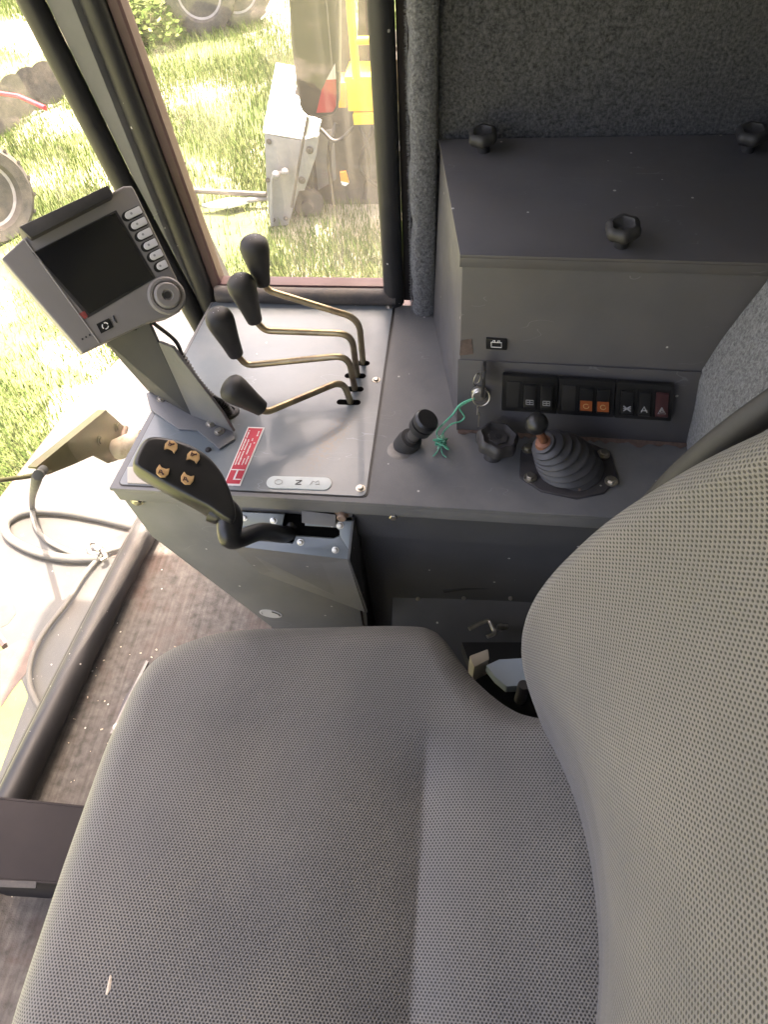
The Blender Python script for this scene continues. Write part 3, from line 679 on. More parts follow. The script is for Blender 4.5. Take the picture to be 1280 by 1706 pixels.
b = MB(); b.tube([mp(x, y, .0008) for x, y in [(188, 526), (190, 533), (194, 538)]], .0009, 5); b.build('scratch_mark', 'print_black', MO)
for q in [(137, 565), (143, 561.5), (149, 558)]:
    b = MB(); p0 = mp(*q, -.004) - V((0, 0, 0)); b.lathe(mp(*q, .0), mN, [(.0011, -.0005), (.0011, .0004)], 8); b.build('sound_hole', 'print_black', MO)

BR = thing('monitor_bracket', az(320, 690, TZ), 'dark grey folded steel bracket holding the monitor above the plate', 'bracket')
b = MB(); b.prism([az(*q, TZ + .0052) for q in [(243, 655), (250, 682), (297, 714), (328, 716), (365, 747), (391, 731), (387, 716), (318, 655), (285, 640)]], (0, 0, -.003)); b.build('foot', 'grey_paint', BR, bevel=.0008)
ba, bb_, bc = az(247, 652, TZ + .005), az(318, 692, TZ + .005), mp(188, 545, -.040)
tdir = mp(240, 525, -.04) - mp(188, 545, -.04)
b = MB(); q0, q1 = ba, bb_; q2 = mp(252, 530, -.030); q3 = mp(172, 562, -.030)
b.prism([q0, q1, q2, q3], (.0, .005, .002)); b.build('upright', 'shadow_steel', BR, bevel=.001)
b = MB(); b.prism([q1, az(389, 720, TZ + .006), lerp(az(389, 720, TZ + .006), q2, .12) + V((0, 0, .012)), lerp(q1, q2, .75) + V((.016, .0, 0)), lerp(q1, q2, .8)], (.002, .004, 0)); b.build('gusset', 'grey_paint', BR, bevel=.0008)
for q in [(269, 664), (351, 706), (365, 719)]: bolt(az(*q, TZ + .0056), (0, 0, 1), .0050, BR, 'zinc', h=.004)
bolt(az(347, 750, TZ + .0015), (.3, -.2, 1), .0030, BR, 'dark_steel', h=.004)

CB = thing('monitor_cable', az(380, 687, TZ), 'black ribbed cable sleeve running from monitor to plate grommet', 'cable')
sA, sB = ay(300, 592, .70), az(381, 687, TZ + .004)
path = [sA, lerp(sA, sB, .33) + V((-.002, -.006, -.004)), lerp(sA, sB, .66) + V((-.002, -.005, -.004)), sB + V((-.004, 0, .014)), sB + V((0, 0, -.012))]
def cr(pts, n=10):
    pts = [V(p) for p in pts]; P = [pts[0] * 2 - pts[1]] + pts + [pts[-1] * 2 - pts[-2]]; out = []
    for i in range(1, len(P) - 2):
        for k in range(n):
            t = k / n; out.append(.5 * ((2 * P[i]) + (P[i + 1] - P[i - 1]) * t + (2 * P[i - 1] - 5 * P[i] + 4 * P[i + 1] - P[i + 2]) * t * t + (3 * P[i] - P[i - 1] - 3 * P[i + 1] + P[i + 2]) * t ** 3))
    return out + [pts[-1]]
pp = cr(path, 30); b = MB(); b.tube(pp, [.0066 + .0011 * math.sin(i * 1.57) for i in range(len(pp))], 12); b.build('ribbed_sleeve', 'rubber', CB)
for s_, e_ in (((226, 541), -.002), ((259, 533), .003)):
    b = MB(); b.tube(cr([mp(*s_, -.03), ay(s_[0] + 32, s_[1] + 34, .685), sA + V((e_, 0, 0)), lerp(sA, sB, .1)], 8), .0026, 8); b.build('wire', 'matt_black', CB)
b = MB(); b.lathe(az(381, 687, TZ + .001), (0, 0, 1), [(.0155, 0), (.0155, .002), (.0135, .0035), (.0095, .0035), (.0085, .001)], 28); b.build('grommet', 'print_black', CB)

# ------------------------------------------------------------------ joystick
jP = ay(310, 795, .475)
jN = ((CAM_P - jP).normalized() + V((.12, .0, 0)) + V((0, .25, .30))).normalized()
def jp(px, py, h=0):
    d = _ray(px, py); return CAM_P + d * (((jP - CAM_P).dot(jN)) / d.dot(jN)) + jN * h
out_ = [(222, 768), (228, 750), (238, 733), (250, 726), (270, 726), (295, 731), (322, 741), (347, 757), (367, 780), (381, 806), (391, 835), (394, 858), (388, 868), (374, 862), (350, 846), (322, 832), (296, 819), (268, 803), (243, 787), (228, 777)]
cc = V((sum(p[0] for p in out_) / len(out_), sum(p[1] for p in out_) / len(out_)))
pl_ = [V((p[0], p[1])) for p in out_]
# resample closed outline smoothly
def closed_cr(pts, n=4):
    out = []; m = len(pts)
    for i in range(m):
        P = [pts[i - 1], pts[i], pts[(i + 1) % m], pts[(i + 2) % m]]
        for k in range(n):
            t = k / n; out.append(.5 * ((2 * P[1]) + (P[2] - P[0]) * t + (2 * P[0] - 5 * P[1] + 4 * P[2] - P[3]) * t * t + (3 * P[1] - P[0] - 3 * P[2] + P[3]) * t ** 3))
    return out
ol = closed_cr(pl_, 4)
def ring(sc, h, sh=(0, 0)):
    r = []
    for p in ol:
        d = p - cc; L0 = d.length; q = cc + d * (max(0, L0 - sc) / L0); r.append(jp(q.x + sh[0], q.y + sh[1], h))
    return r
JS = thing('joystick', gp(480, 890), 'black drive joystick with four tan thumb buttons above the gate', 'joystick')
b = MB(); rows = [ring(60, .0015), ring(30, .0012), ring(10, .0006), ring(5, 0), ring(2, -.0022), ring(0, -.006), ring(-1, -.016), ring(0, -.028), ring(5, -.038), ring(13, -.046), ring(30, -.050), ring(60, -.051)]
b.grid(rows, closed=True); n_ = len(ol); b.f.append(tuple(range(n_))); b.f.append(tuple(range(len(rows) * n_ - 1, (len(rows) - 1) * n_ - 1, -1)))
JG = b.build('grip', 'black_plastic', JS, sharp=60)
k0 = jp(386, 852, -.022); k3 = gp(478, 890) + V((.004, .02, 0))
b = MB(); pp = cr([jp(365, 835, -.024), k0, jp(393, 888, -.030), lerp(jp(393, 888, -.03), k3, .45) + V((0, -.004, .004)), k3 + V((-.004, -.02, 0)), k3], 8)
b.tube(pp, [lerp(.020, .0125, min(1, i / 16)) for i in range(len(pp))], 16, flat=.85); b.build('stem', 'black_plastic', JS)
for (bx_, by_), fl in zip([(284, 747), (321, 764), (271, 785), (312, 797)], (1, 1, -1, -1)):
    e1 = V((.93, .37)); e2 = V((-.37, .93)) * fl
    def pt(x, y): return (bx_ + e1.x * x + e2.x * y, by_ + e1.y * x + e2.y * y)
    shape = [(-9, 7), (-11, -2), (-8, -9), (0, -12), (8, -9), (11, -2), (9, 7), (4, 3.5), (-4, 3.5)]
    b = MB(); b.prism([jp(*pt(x, y), .0040) for x, y in shape], jN * -.004); BT = b.build('thumb_button', 'print_orange', JS, bevel=.0006)
    b = MB(); 
    for seg in ([(-4, -5), (4, -6)], [(-3, -1), (3, -8)], [(-5, -8), (-5, -1)]): b.tube([jp(*pt(*s), .0041) for s in seg], .0006, 5)
    b.build('button_symbol', 'dark_red', BT)

# ------------------------------------------------------------------ electrical box with lid
EB = thing('electrical_box', (.15, .8, TZ), 'dark grey sheet steel box with knobbed lid behind the switch row', 'box')
A0, A1, A2, A3 = V((.004, .674, TZ)), V((-.001, .680, .857)), V((-.036, .936, .862)), V((-.043, .925, TZ))
XR = .40
b = MB(); b.add([A0, A1, A2, A3, V((XR, .664, TZ)), V((XR, .676, .851)), V((XR, .936, .866)), V((XR, .925, TZ))],
      [(0, 3, 2, 1), (0, 1, 5, 4), (1, 2, 6, 5), (3, 7, 6, 2)]); b.build('shell', 'box_paint', EB, bevel=.002)
l0, l1 = V((-.0035, .6775, .8585)), V((XR, .6735, .8530))
b = MB(); b.prism([l0, l1, V((XR, .937, .8675)), V((-.0385, .937, .8635))], (0, 0, .0035)); b.prism([l0, l1, l1 + V((0, .0005, -.012)), l0 + V((0, .0005, -.012))], (0, .0022, 0))
b.build('lid', 'box_paint', EB, bevel=.0008)
f0, f1 = ay(762, 601, .6735), ay(1162, 622, .668)
b = MB(); b.prism([V((-.0005, .6752, f0.z)), V((f1.x + .02, .6690, f1.z)), V((f1.x + .04, .6625, TZ + .0005)), V((.002, .6730, TZ + .0005))], (0, .0022, 0)); b.build('switch_sheet', 'box_paint', EB, bevel=.0008)
b = MB(); b.prism([ay(*q, .6765) for q in [(768, 568), (786, 565), (789, 590), (766, 592)]], (0, .002, 0)); b.build('sticker_remnant', 'old_glue', EB)
rr = random.Random(12); n_ = 60; A_, B_ = V((.004, .6725, TZ + .0004)), V((.305, .6615, TZ + .0004))
b = MB(); top_ = [lerp(A_, B_, i / n_) for i in range(n_ + 1)]; low_ = [p - V((0, .003 + rr.random() ** 2 * .009, -.0002)) for p in top_]
b.grid([[p + V((0, 0, .0025)) for p in top_], low_]); o = b.build('dust_line', 'red_dust', CO); tag(o, kind='stuff')
def lobe(n, a): return lambda t: 1 + a * math.cos(n * t)
for q, zz in (((806, 252), .8665), ((1246, 250), .870), ((1035, 408), .8615)):
    p = az(*q, zz); ax_ = V((-.1, -.12, 1)); b = MB()
    b.lathe(p, ax_, [(.008, -.002), (.008, .012), (.014, .013)], 16)
    b.lathe(p, ax_, [(.010, .012), (.0155, .013), (.0180, .017), (.0180, .022), (.0158, .026), (.0115, .0268), (.0095, .0245), (.0001, .0235)], 42, wob=lobe(6, .06))
    b.build('lid_knob', 'matt_black', EB, sharp=55)
b = MB(); b.prism([ay(*q, .6745) for q in [(810, 564), (845, 566), (845, 584), (810, 582)]], (0, .004, 0)); BI = b.build('battery_lamp', 'print_black', EB, bevel=.0012); BI['label'] = 'small black warning lamp with a white battery symbol'
b = MB()
for s in ([(819, 570), (836, 571), (836, 579), (819, 578), (819, 570)], [(822, 570), (822, 567.5), (825, 567.5), (825, 570)], [(830, 570.5), (830, 568), (833, 568), (833, 570.5)]):
    b.tube([ay(*q, .6742) for q in s], .0006, 5)
b.build('battery_symbol', 'print_white', BI)

# ------------------------------------------------------------------ three rocker switch panels
c_ = [ay(838, 620, .6685), ay(1123, 638, .6655), ay(1118, 697, .6625), ay(836, 679, .6670)]
def sw(u, v, h=0): p = lerp(lerp(c_[0], c_[1], u), lerp(c_[3], c_[2], u), v); return p + V((0, -h, 0))
def sbox(u0, u1, v0, v1, h0, h1): b = MB(); b.prism([sw(u0, v0, h1), sw(u1, v0, h1), sw(u1, v1, h1), sw(u0, v1, h1)], (0, h1 - h0, 0)); return b
PAN = [(0, .330, 'black switch panel beside the key, with two grey pictogram rockers', [(.130, .201, 'grey'), (.230, .298, 'grey')], (.028, .105)),
       (.334, .664, 'middle black switch panel with two orange lens rockers', [(.460, .534, 'org'), (.560, .632, 'org')], (.355, .435)),
       (.668, 1.0, 'black switch panel by the carpet, with three rockers and a red hazard triangle', [(.700, .770, 'fan'), (.800, .868, 'arr'), (.900, .972, 'haz')], None)]
for u0, u1, lb, rk, blank in PAN:
    t = thing('switch_panel', sw((u0 + u1) / 2, 1), lb, 'switch panel', 'switch panels on the box')
    sbox(u0, u1, 0, 1, -.001, .006).build('bezel', 'black_plastic', t, bevel=.0018)
    if blank: sbox(blank[0], blank[1], .14, .86, .004, .0072).build('blanking_plate', 'matt_black', t, bevel=.0006)
    for a, e, kind in rk:
        sbox(a - .010, e + .010, .13, .88, .004, .0064).build('rocker_recess', 'print_black', t)
        b = MB(); vp = [(.18, .006), (.20, .0095), (.50, .0085), (.74, .0135), (.80, .0120), (.80, .006)]
        n_ = len(vp); b.add([sw(a, v, h) for v, h in vp] + [sw(e, v, h) for v, h in vp], [tuple(range(n_)), tuple(range(2 * n_ - 1, n_ - 1, -1))] + [(i, (i + 1) % n_, (i + 1) % n_ + n_, i + n_) for i in range(n_)])
        ro = b.build('rocker_switch', {'haz': 'dark_red'}.get(kind, 'black_plastic'), t, bevel=.0007)
        def rk_h(v): return .0085 + (v - .5) / .24 * .005
        def q2(x, y): v = .62 + y * .09; return sw(lerp(a, e, .5 + x * .5), v, rk_h(v) + .0003)
        if kind == 'org':
            b = MB(); b.prism([q2(-.95, -1.2), q2(.95, -1.2), q2(.95, 1.15), q2(-.95, 1.15)], (0, .0006, 0)); b.build('orange_lens', 'orange_lens', ro)
            b = MB(); b.tube([q2(.45 * math.cos(x), .55 * math.sin(x)) + V((0, -.0005, 0)) for x in [k * .7 for k in range(9)]], .0005, 5); b.build('rocker_symbol', 'print_orange', ro)
        else:
            b = MB()
            if kind == 'haz':
                for s in (1, .45): b.tube([q2(0, -.8 * s), q2(.6 * s, .7 * s), q2(-.6 * s, .7 * s), q2(0, -.8 * s)], .00055, 5)
            elif kind == 'fan': b.tube([q2(-.6, -.6), q2(.6, .6)], .0009, 5); b.tube([q2(.6, -.6), q2(-.6, .6)], .0009, 5); b.tube([q2(-.65, 0), q2(.65, 0)], .0006, 5)
            elif kind == 'arr': b.tube([q2(-.5, .6), q2(0, -.7), q2(.5, .6)], .0008, 5); b.tube([q2(-.5, .2), q2(.5, .2)], .0008, 5)
            else: b.tube([q2(-.6, -.5), q2(.6, -.5), q2(.6, .5), q2(-.6, .5), q2(-.6, -.5)], .0006, 5); b.tube([q2(-.5, 0), q2(.5, 0)], .0006, 5); b.tube([q2(0, -.5), q2(0, .5)], .0005, 5)
            b.build('rocker_symbol', 'print_grey', ro)

# ------------------------------------------------------------------ ignition key, ring, string
KY = thing('ignition_key', ay(797, 662, .668), 'black headed ignition key with steel ring in the box lock', 'key')
kc = ay(799, 655, .6695)
b = MB(); b.lathe(kc, (0, -1, 0), [(.011, -.001), (.011, .003), (.0085, .0045), (.0075, .0065), (.0001, .0065)], 24); b.build('lock_cylinder', 'zinc', KY)
b = MB(); kh = ay(803, 632, .653); b.prism([kh + V((0, y, z)) for y, z in [(.010, -.012), (.009, -.020), (-.010, -.021), (-.014, -.012), (-.014, .014), (-.009, .021), (.009, .021), (.014, .013), (.014, -.008)]], (.0042, 0, 0)); b.build('key_head', 'matt_black', KY, bevel=.001)
b = MB(); b.box(ay(803, 655, .664), (.002, .022, .006)); b.build('key_blade', 'zinc', KY)
rc = ay(802, 662, .645); b = MB()
b.tube([rc + V((.0105 * math.cos(t), .004 * math.sin(t), .0105 * math.sin(t))) for t in [2 * math.pi * k / 28 for k in range(28)]], .0009, 8, closed=True); b.build('key_ring', 'zinc', KY)
b = MB(); rc2 = ay(795, 632, .655); b.tube([rc2 + V((.004 * math.cos(t), .004 * math.cos(t), .009 * math.sin(t))) for t in [2 * math.pi * k / 20 for k in range(20)]], .0007, 6, closed=True); b.build('key_ring', 'zinc', KY)
for q, hh in (((796, 683), .012), ((798, 700), .020)):
    b = MB(); b.box(ay(*q, .650), (.0016, .006, hh)); b.build('spare_key', 'zinc', KY, bevel=.0003)
ST = thing('green_string', az(735, 742, TZ), 'knotted green and white string tied to the key ring', 'string')
k_ = az(735, 738, TZ + .010)
b = MB(); s0_ = ay(791, 664, .645)
b.tube(cr([s0_, ay(778, 668, .643), ay(765, 676, .642), ay(755, 690, .640), ay(742, 703, .636), az(728, 720, TZ + .014), k_], 8), .0013, 7)
b.tube(cr([s0_, ay(775, 672, .643), ay(766, 680, .642), ay(774, 694, .640), ay(768, 702, .636), ay(752, 707, .633), az(738, 722, TZ + .010), k_], 8), .0011, 7); b.build('strand', 'green_string', ST)
b = MB(); rr = random.Random(8); pts = [k_ + V((rr.gauss(0, .0045), rr.gauss(0, .007), abs(rr.gauss(.0, .004)) - .004)) for _ in range(26)]
b.tube(cr(pts, 6), .0012, 6); b.build('knot', 'green_string', ST)
b = MB(); b.tube(cr([k_, az(729, 752, TZ + .004), az(722, 760, TZ + .002)], 6), .0010, 6); b.tube(cr([k_, az(737, 755, TZ + .004), az(744, 762, TZ + .003)], 6), .0006, 6); b.build('frayed_end', 'green_string', ST)

# ------------------------------------------------------------------ push-pull knob, lobed knob, boot lever
PK = thing('pull_knob', az(672, 750, TZ), 'black spool shaped pull knob next to the green string', 'knob')
a0, a1 = az(676, 742, TZ), az(708, 704, TZ + .052); axk = (a1 - a0)
ln = axk.length
b = MB(); b.lathe(az(667, 752, TZ - .003), (0, 0, 1), [(.020, 0), (.020, .0015), (.014, .004), (.012, .004)], 28); b.build('mounting_plate', 'worn_grey', PK)
b = MB(); b.lathe(a0, axk, [(.0165, -.004), (.0165, .012), (.0145, .018), (.0150, .0195), (.0100, .021), (.0095, .024)], 28); b.build('collar', 'matt_black', PK)
b = MB(); b.lathe(a0, axk, [(.0090, .018), (.0085, ln * .55), (.0088, ln * .68), (.0130, ln * .76)], 24); b.build('shaft', 'worn_black', PK)
b = MB(); b.lathe(a0, axk, [(.0120, ln * .74), (.0158, ln * .76), (.0160, ln * .92), (.0135, ln * .93), (.0135, ln * .97), (.0165, ln * .98), (.0165, ln * 1.10), (.0140, ln * 1.16), (.0070, ln * 1.17), (.0001, ln * 1.15)], 30); b.build('head', 'black_plastic', PK, sharp=30)

HK = thing('lobed_knob', az(821, 763, TZ), 'worn black star grip knob between the key and the gear lever', 'knob')
h0, h1 = az(821, 762, TZ - .003), az(832, 727, TZ + .030); axh = (h1 - h0).normalized(); axh = (axh + V((0, -.2, .6))).normalized()
b = MB(); b.lathe(h0, axh, [(.0125, 0), (.0120, .008), (.0095, .014), (.0095, .026)], 20); b.build('stem', 'worn_black', HK)
b = MB(); b.lathe(h0, axh, [(.009, .022), (.0200, .022), (.0262, .026), (.0268, .034), (.0250, .0405), (.0215, .0425), (.0155, .0385), (.0125, .0385), (.0118, .0400), (.0001, .0400)], 70, wob=lobe(7, .055)); b.build('head', 'worn_black', HK, sharp=50)
b = MB(); b.lathe(h0, axh, [(.0045, .040), (.0045, .0408), (.0001, .0408)], 10); b.build('centre_mark', 'matt_black', HK)

GL = thing('boot_lever', az(950, 795, TZ), 'short lever with black ball in a ribbed rubber boot on bolted plate', 'lever')
oc_ = [(868, 750), (866, 793), (903, 817), (962, 829), (1008, 820), (1030, 797), (1018, 752), (985, 738), (915, 736), (885, 738)]
b = MB(); b.prism([az(*q, TZ + .0035) for q in oc_], (0, 0, -.0065)); b.build('base_plate', 'dark_steel', GL, bevel=.0012)
for q, m_ in (((880, 748), 'zinc'), ((884, 796), 'zinc'), ((1019, 802), 'zinc'), ((1006, 757), 'zinc')): bolt(az(*q, TZ + .0038), (0, 0, 1), .0058, GL, m_, h=.0055)
bolt(az(966, 815, TZ + .0038), (0, 0, 1), .002, GL, 'rusty_bolt'); bolt(az(958, 832, TZ - .003), (0, 0, 1), .002, GL, 'rusty_bolt')
g0_, g1_ = az(953, 780, TZ + .002), ay(906, 738, .598)
ax_ = g1_ - g0_; ln = ax_.length; prof = [(.039, -.004), (.040, .002)]
nr = 6
for i in range(nr):
    t0, t1 = (i + .10) / nr, (i + .55) / nr; r0 = lerp(.0385, .016, (i / nr) ** 1.3); r1 = lerp(.0385, .016, ((i + 1) / nr) ** 1.3)
    hh = .10 * ln + ln * .86 * (i / nr); dh = ln * .86 / nr
    prof += [(r0 * .86, hh - .1 * dh), (r0 * .985, hh + .15 * dh), (r0 * 1.03, hh + .35 * dh), (r0 * 1.0, hh + .55 * dh), (r1 * .88, hh + .85 * dh)]
prof += [(.0145, ln * .96), (.014, ln * 1.0), (.010, ln * 1.01)]
b = MB()  # boot bends: rings interpolate from vertical at the base to the lever axis at the top
u, w, a = frame(ax_); rows = []
for r_, h in prof:
    t = max(0, min(1, h / ln)); d = (V((0, 0, 1)) * (1 - t) * 1.0 + ax_.normalized() * (.25 + t)).normalized()
    uu, ww, _ = frame(d); cpt = g0_ + ax_.normalized() * h * (.9 + .1 * t) + V((0, 0, .006)) * math.sin(math.pi * t)
    rows.append([cpt + (uu * math.cos(k * 2 * math.pi / 36) + ww * math.sin(k * 2 * math.pi / 36)) * r_ for k in range(36)])
b.grid(rows, closed=True); b.build('rubber_boot', 'rubber_boot', GL, sharp=50)
bl = ay(895, 706, .590)
b = MB(); b.tube([g1_ - ax_ * .1, lerp(g1_, bl, .5), bl], .0055, 12); b.lathe(g1_ - ax_ * .02, bl - g1_, [(.0110, 0), (.0095, .005), (.006, .007)], 16); b.build('rod', 'copper_rust', GL)
b = MB(); b.ball(bl, .0135, 24, 14); b.build('ball_knob', 'black_plastic', GL)

# ================================================================== SEAT
SE = thing('operator_seat', (-.1, .17, 0), 'grey perforated cloth operator seat with rounded backrest', 'seat')
far = [(15, 1706), (60, 1530), (108, 1400), (158, 1280), (198, 1190), (226, 1132), (262, 1090), (320, 1062), (400, 1045), (550, 1038), (680, 1037), (722, 1044), (748, 1066), (772, 1098), (802, 1132), (850, 1171), (895, 1190)]
YC = .12
fo = [az(*q, .475) for q in far]; fo = [(p.x, p.y) for p in fo if p.y > YC + .05] + [(.19, .318), (.26, .29), (.28, .20)]
outl = fo + [(x, 2 * YC - y) for x, y in reversed(fo)]
# dense resample
op = [V((x, y)) for x, y in outl]; op = closed_cr(op, 6)
cen = V((-.11, YC))
def cush(x, y):
    ay_ = abs(y - YC - .01)
    w = 1 - sstep(.100, .185, ay_)           # how deep the crease runs here
    w2 = 1 - sstep(.14, .29, ay_)
    h = -.016 * w2 * sstep(-.36, -.05, x)
    h -= (.021 * w * max(0, min(1, (x + .155) / .1385)) ** 2.4 if x < -.0165 else .021 * w)
    if x >= -.0165: h += .022 * w * (1 - math.exp(-(x + .0165) / .038)) + .006 * w2 * sstep(-.0165, .06, x)
    h += .016 * sstep(.03, .17, x) - .004 * sstep(.16, .28, ay_)
    h += .0012 * math.sin(x * 31 + y * 17) * math.sin(y * 23 - x * 9)
    return .500 + h
RIM = .046
fr_ = [0, .08, .16, .24, .32, .4, .47, .54, .6, .66, .71, .76, .8, .84, .87]
rows = []; uvs = []
NR = 150
rows_data = []
for j in range(NR + 14):
    ring_ = []
    for p in op:
        d = p - cen; D = d.length; dn = d / D
        if j < NR:
            s = j / (NR - 1) * (D - RIM); q = cen + dn * s; z = cush(q.x, q.y); al = s
        else:
            a_ = (j - NR + 1) / 9 * math.pi / 2
            e = cen + dn * (D - RIM); ze = cush(e.x, e.y)
            if a_ <= math.pi / 2 + 1e-6:
                q = cen + dn * (D - RIM + RIM * math.sin(a_)); z = ze - RIM * .85 * (1 - math.cos(a_)); al = D - RIM + RIM * a_
            else:
                k = (j - NR - 8); q = cen + dn * (D - .001 * k); z = ze - RIM * .85 - .012 * k; al = D - RIM + RIM * math.pi / 2 + .012 * k
        ring_.append(V((q.x, q.y, z))); uvs.append((cen.x + dn.x * al, cen.y + dn.y * al))
    rows.append(ring_)
b = MB(); b.grid(rows, closed=True); b.build('cushion', 'cushion_cloth', SE, sharp=80, uv=uvs)
b = MB(); b.tube([V((cen.x + (p.x - cen.x) * 1.004, cen.y + (p.y - cen.y) * 1.004, min(r.z for r in [rows[NR + 8][i]]) - .030)) for i, p in enumerate(op)], .0055, 10, closed=True); b.build('cushion_trim', 'matt_black', SE)
b = MB(); pts = [V((cen.x + (p.x - cen.x) * .985, cen.y + (p.y - cen.y) * .985, .43)) for p in op]; b.prism(pts, (0, 0, -.035)); b.build('seat_pan', 'matt_black', SE)
b = MB(); b.box((-.10, .17, .20), (.34, .34, .40)); b.build('suspension', 'print_black', SE, bevel=.02)
# backrest
BZ = [.43, .47, .50, .54, .58, .62, .66, .70, .735, .79, .845, .93, .998, 1.1, 1.2, 1.26]
BY = [.30, .315, .333, .350, .361, .366, .368, .367, .365, .360, .353, .333, .305, .265, .215, .165]
BX = [.150, .132, .116, .099, .086, .078, .075, .077, .083, .098, .116, .150, .175, .217, .262, .290]
def s_interp(z, ys):  # smoothed
    return sum(interp(z + o, BZ, ys) * w for o, w in ((-.03, .15), (-.015, .22), (0, .26), (.015, .22), (.03, .15)))
BYC = .12; rows = []; uvs = []
nz = 110; al = 0; prev = None
for i in range(nz + 1):
    z = .44 + (1.25 - .44) * i / nz; ye, xe = s_interp(z, BY), s_interp(z, BX)
    if prev: al += math.hypot(z - prev[0], xe - prev[1])
    prev = (z, xe); hw = ye - BYC; rr_ = .034; row = []
    dish = interp(z, [.44, .50, .56, .63, .80, 1.2], [.030, .042, .058, .064, .050, .045])
    cols = []
    for k in range(61):
        u_ = -1 + 2 * k / 60; y = u_ * (hw - rr_); cols.append((xe + dish * (1 - abs(u_) ** 2.2), y, y))
    side = []
    for k in range(1, 11):
        a_ = k / 10 * math.pi / 2; side.append((xe + rr_ * (1 - math.cos(a_)), hw - rr_ + rr_ * math.sin(a_), hw - rr_ + rr_ * a_))
    side.append((xe + .06, hw - .002, hw + .05)); side.append((xe + .085, hw - .015, hw + .08))
    full = [(x, -y, -s) for x, y, s in reversed(side)] + cols + side
    for x, y, s in full: row.append(V((x, BYC + y, z - .0 * abs(y)))); uvs.append((s, al))
    rows.append(row)
b = MB(); b.grid(rows); BK = b.build('backrest', 'backrest_cloth', SE, sharp=80, uv=uvs)
b = MB(); b.tube(cr([ay(*q, .405) for q in [(1010, 950), (1060, 880), (1112, 818), (1165, 768), (1222, 722), (1290, 674), (1380, 616), (1480, 559)]], 6), .0125, 14); b.build('backrest_edge', 'matt_black', SE)
b = MB(); rows2 = []
for i in range(40):
    z = .50 + .78 * i / 39; ye, xe = s_interp(z, BY), s_interp(z, BX); hw = ye - BYC + .004 + .020 * sstep(.78, .95, z)
    rows2.append([V((xe + dx, BYC + sy * hw * k, z)) for dx, sy, k in ((.105, -1, .2), (.095, -1, 1), (.070, -1, 1.0), (.064, -1, .97), (.075, -1, .9), (.075, 1, .9), (.064, 1, .97), (.070, 1, 1.0), (.095, 1, 1), (.105, 1, .2))])
b.grid(rows2); b.build('backrest_shell', 'matt_black', SE, sharp=40)
# pale paper scrap on the cushion
sc_ = az(181, 1641, .4965); b = MB(); b.prism([sc_ + V((x, y, .001 * (i % 2))) for i, (x, y) in enumerate([(-.004, -.006), (.002, -.008), (.005, .003), (.0, .008), (-.005, .004)])], (0, 0, .0015))
tag(b.build('paper_scrap', 'tan_plastic'), 'tiny pale paper scrap lying on the seat cushion', 'paper')

# ------------------------------------------------------------------ low down between seat and console, floor fittings
RC = thing('recline_mechanism', az(845, 1120, .36), 'pale blue bracket, cream block and black pin between cushion and backrest', 'mechanism')
b = MB(); b.prism([az(*q, .40) for q in [(810, 1108), (832, 1098), (900, 1094), (905, 1140), (845, 1144), (826, 1128)]], (0, 0, -.02)); b.build('blue_bracket', 'blue_white', RC, bevel=.002)
b = MB(); b.prism([az(*q, .40) for q in [(782, 1092), (814, 1080), (816, 1098), (790, 1112)]], (0, 0, -.05)); b.build('cream_block', 'cream_plastic', RC, bevel=.003)
b = MB(); b.lathe(az(867, 1165, .37), (0, 0, 1), [(.008, 0), (.008, .045), (.0065, .048), (.0001, .048)], 20); b.build('pin', 'worn_black', RC)
b = MB(); b.prism([az(*q, .34) for q in [(770, 1070), (960, 1070), (960, 1210), (800, 1150)]], (0, 0, -.03)); b.build('carrier_plate', 'print_black', RC)
b = MB(); b.tube(cr([az(*q, .30) for q in [(782, 1048), (804, 1037), (815, 1035), (821, 1045), (824, 1055), (812, 1061)]], 6), .0035, 8); tag(b.build('steel_hook', 'zinc'), 'bent steel hook in the gap beside the seat cushion', 'hook')
b = MB(); b.lathe(az(833, 1046, .30), (.3, -.3, 1), [(.006, 0), (.006, .006), (.004, .008)], 12); b.box(az(838, 1044, .312), (.016, .004, .010)); tag(b.build('wing_nut', 'zinc'), 'small pale wing nut next to the steel hook', 'nut')
LP = thing('lower_cover', az(780, 1010, .2), 'dark curved steel cover with small rivets under the console apron', 'cover')
b = MB(); rows = []
for k in range(25):
    t = k / 24; x = lerp(-.09, .30, t); z = .30 + .03 * math.sin(t * math.pi * .7)
    rows.append([V((x, .596, z)), V((x, .585, z - .004)), V((x, .545, z - .055)), V((x, .50, z - .14)), V((x, .49, .0))])
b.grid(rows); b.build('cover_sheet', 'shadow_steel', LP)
b = MB(); b.tube(cr([ay(*q, .582) for q in [(740, 982), (780, 977), (830, 976), (880, 980), (960, 992)]], 8), .006, 10); b.build('edge_tube', 'matt_black', LP)
for q in [(684, 970), (764, 965), (848, 962)]: bolt(ay(*q, .5975), (0, -1, 0), .0022, LP, 'zinc', name='rivet')
for q in [(697, 998), (773, 997), (851, 997)]: bolt(ay(*q, .570), (0, -1, .6), .0024, LP, 'zinc', name='rivet')
b = MB(); b.prism([V((-.13, .59, .13)), V((-.03, .585, .13)), V((-.03, .40, .11)), V((-.13, .40, .11))], (0, 0, -.012)); tag(b.build('kick_plate', 'grey_paint', bevel=.002), 'grey steel plate low beside the pedestal, seen past the cushion edge', 'plate')

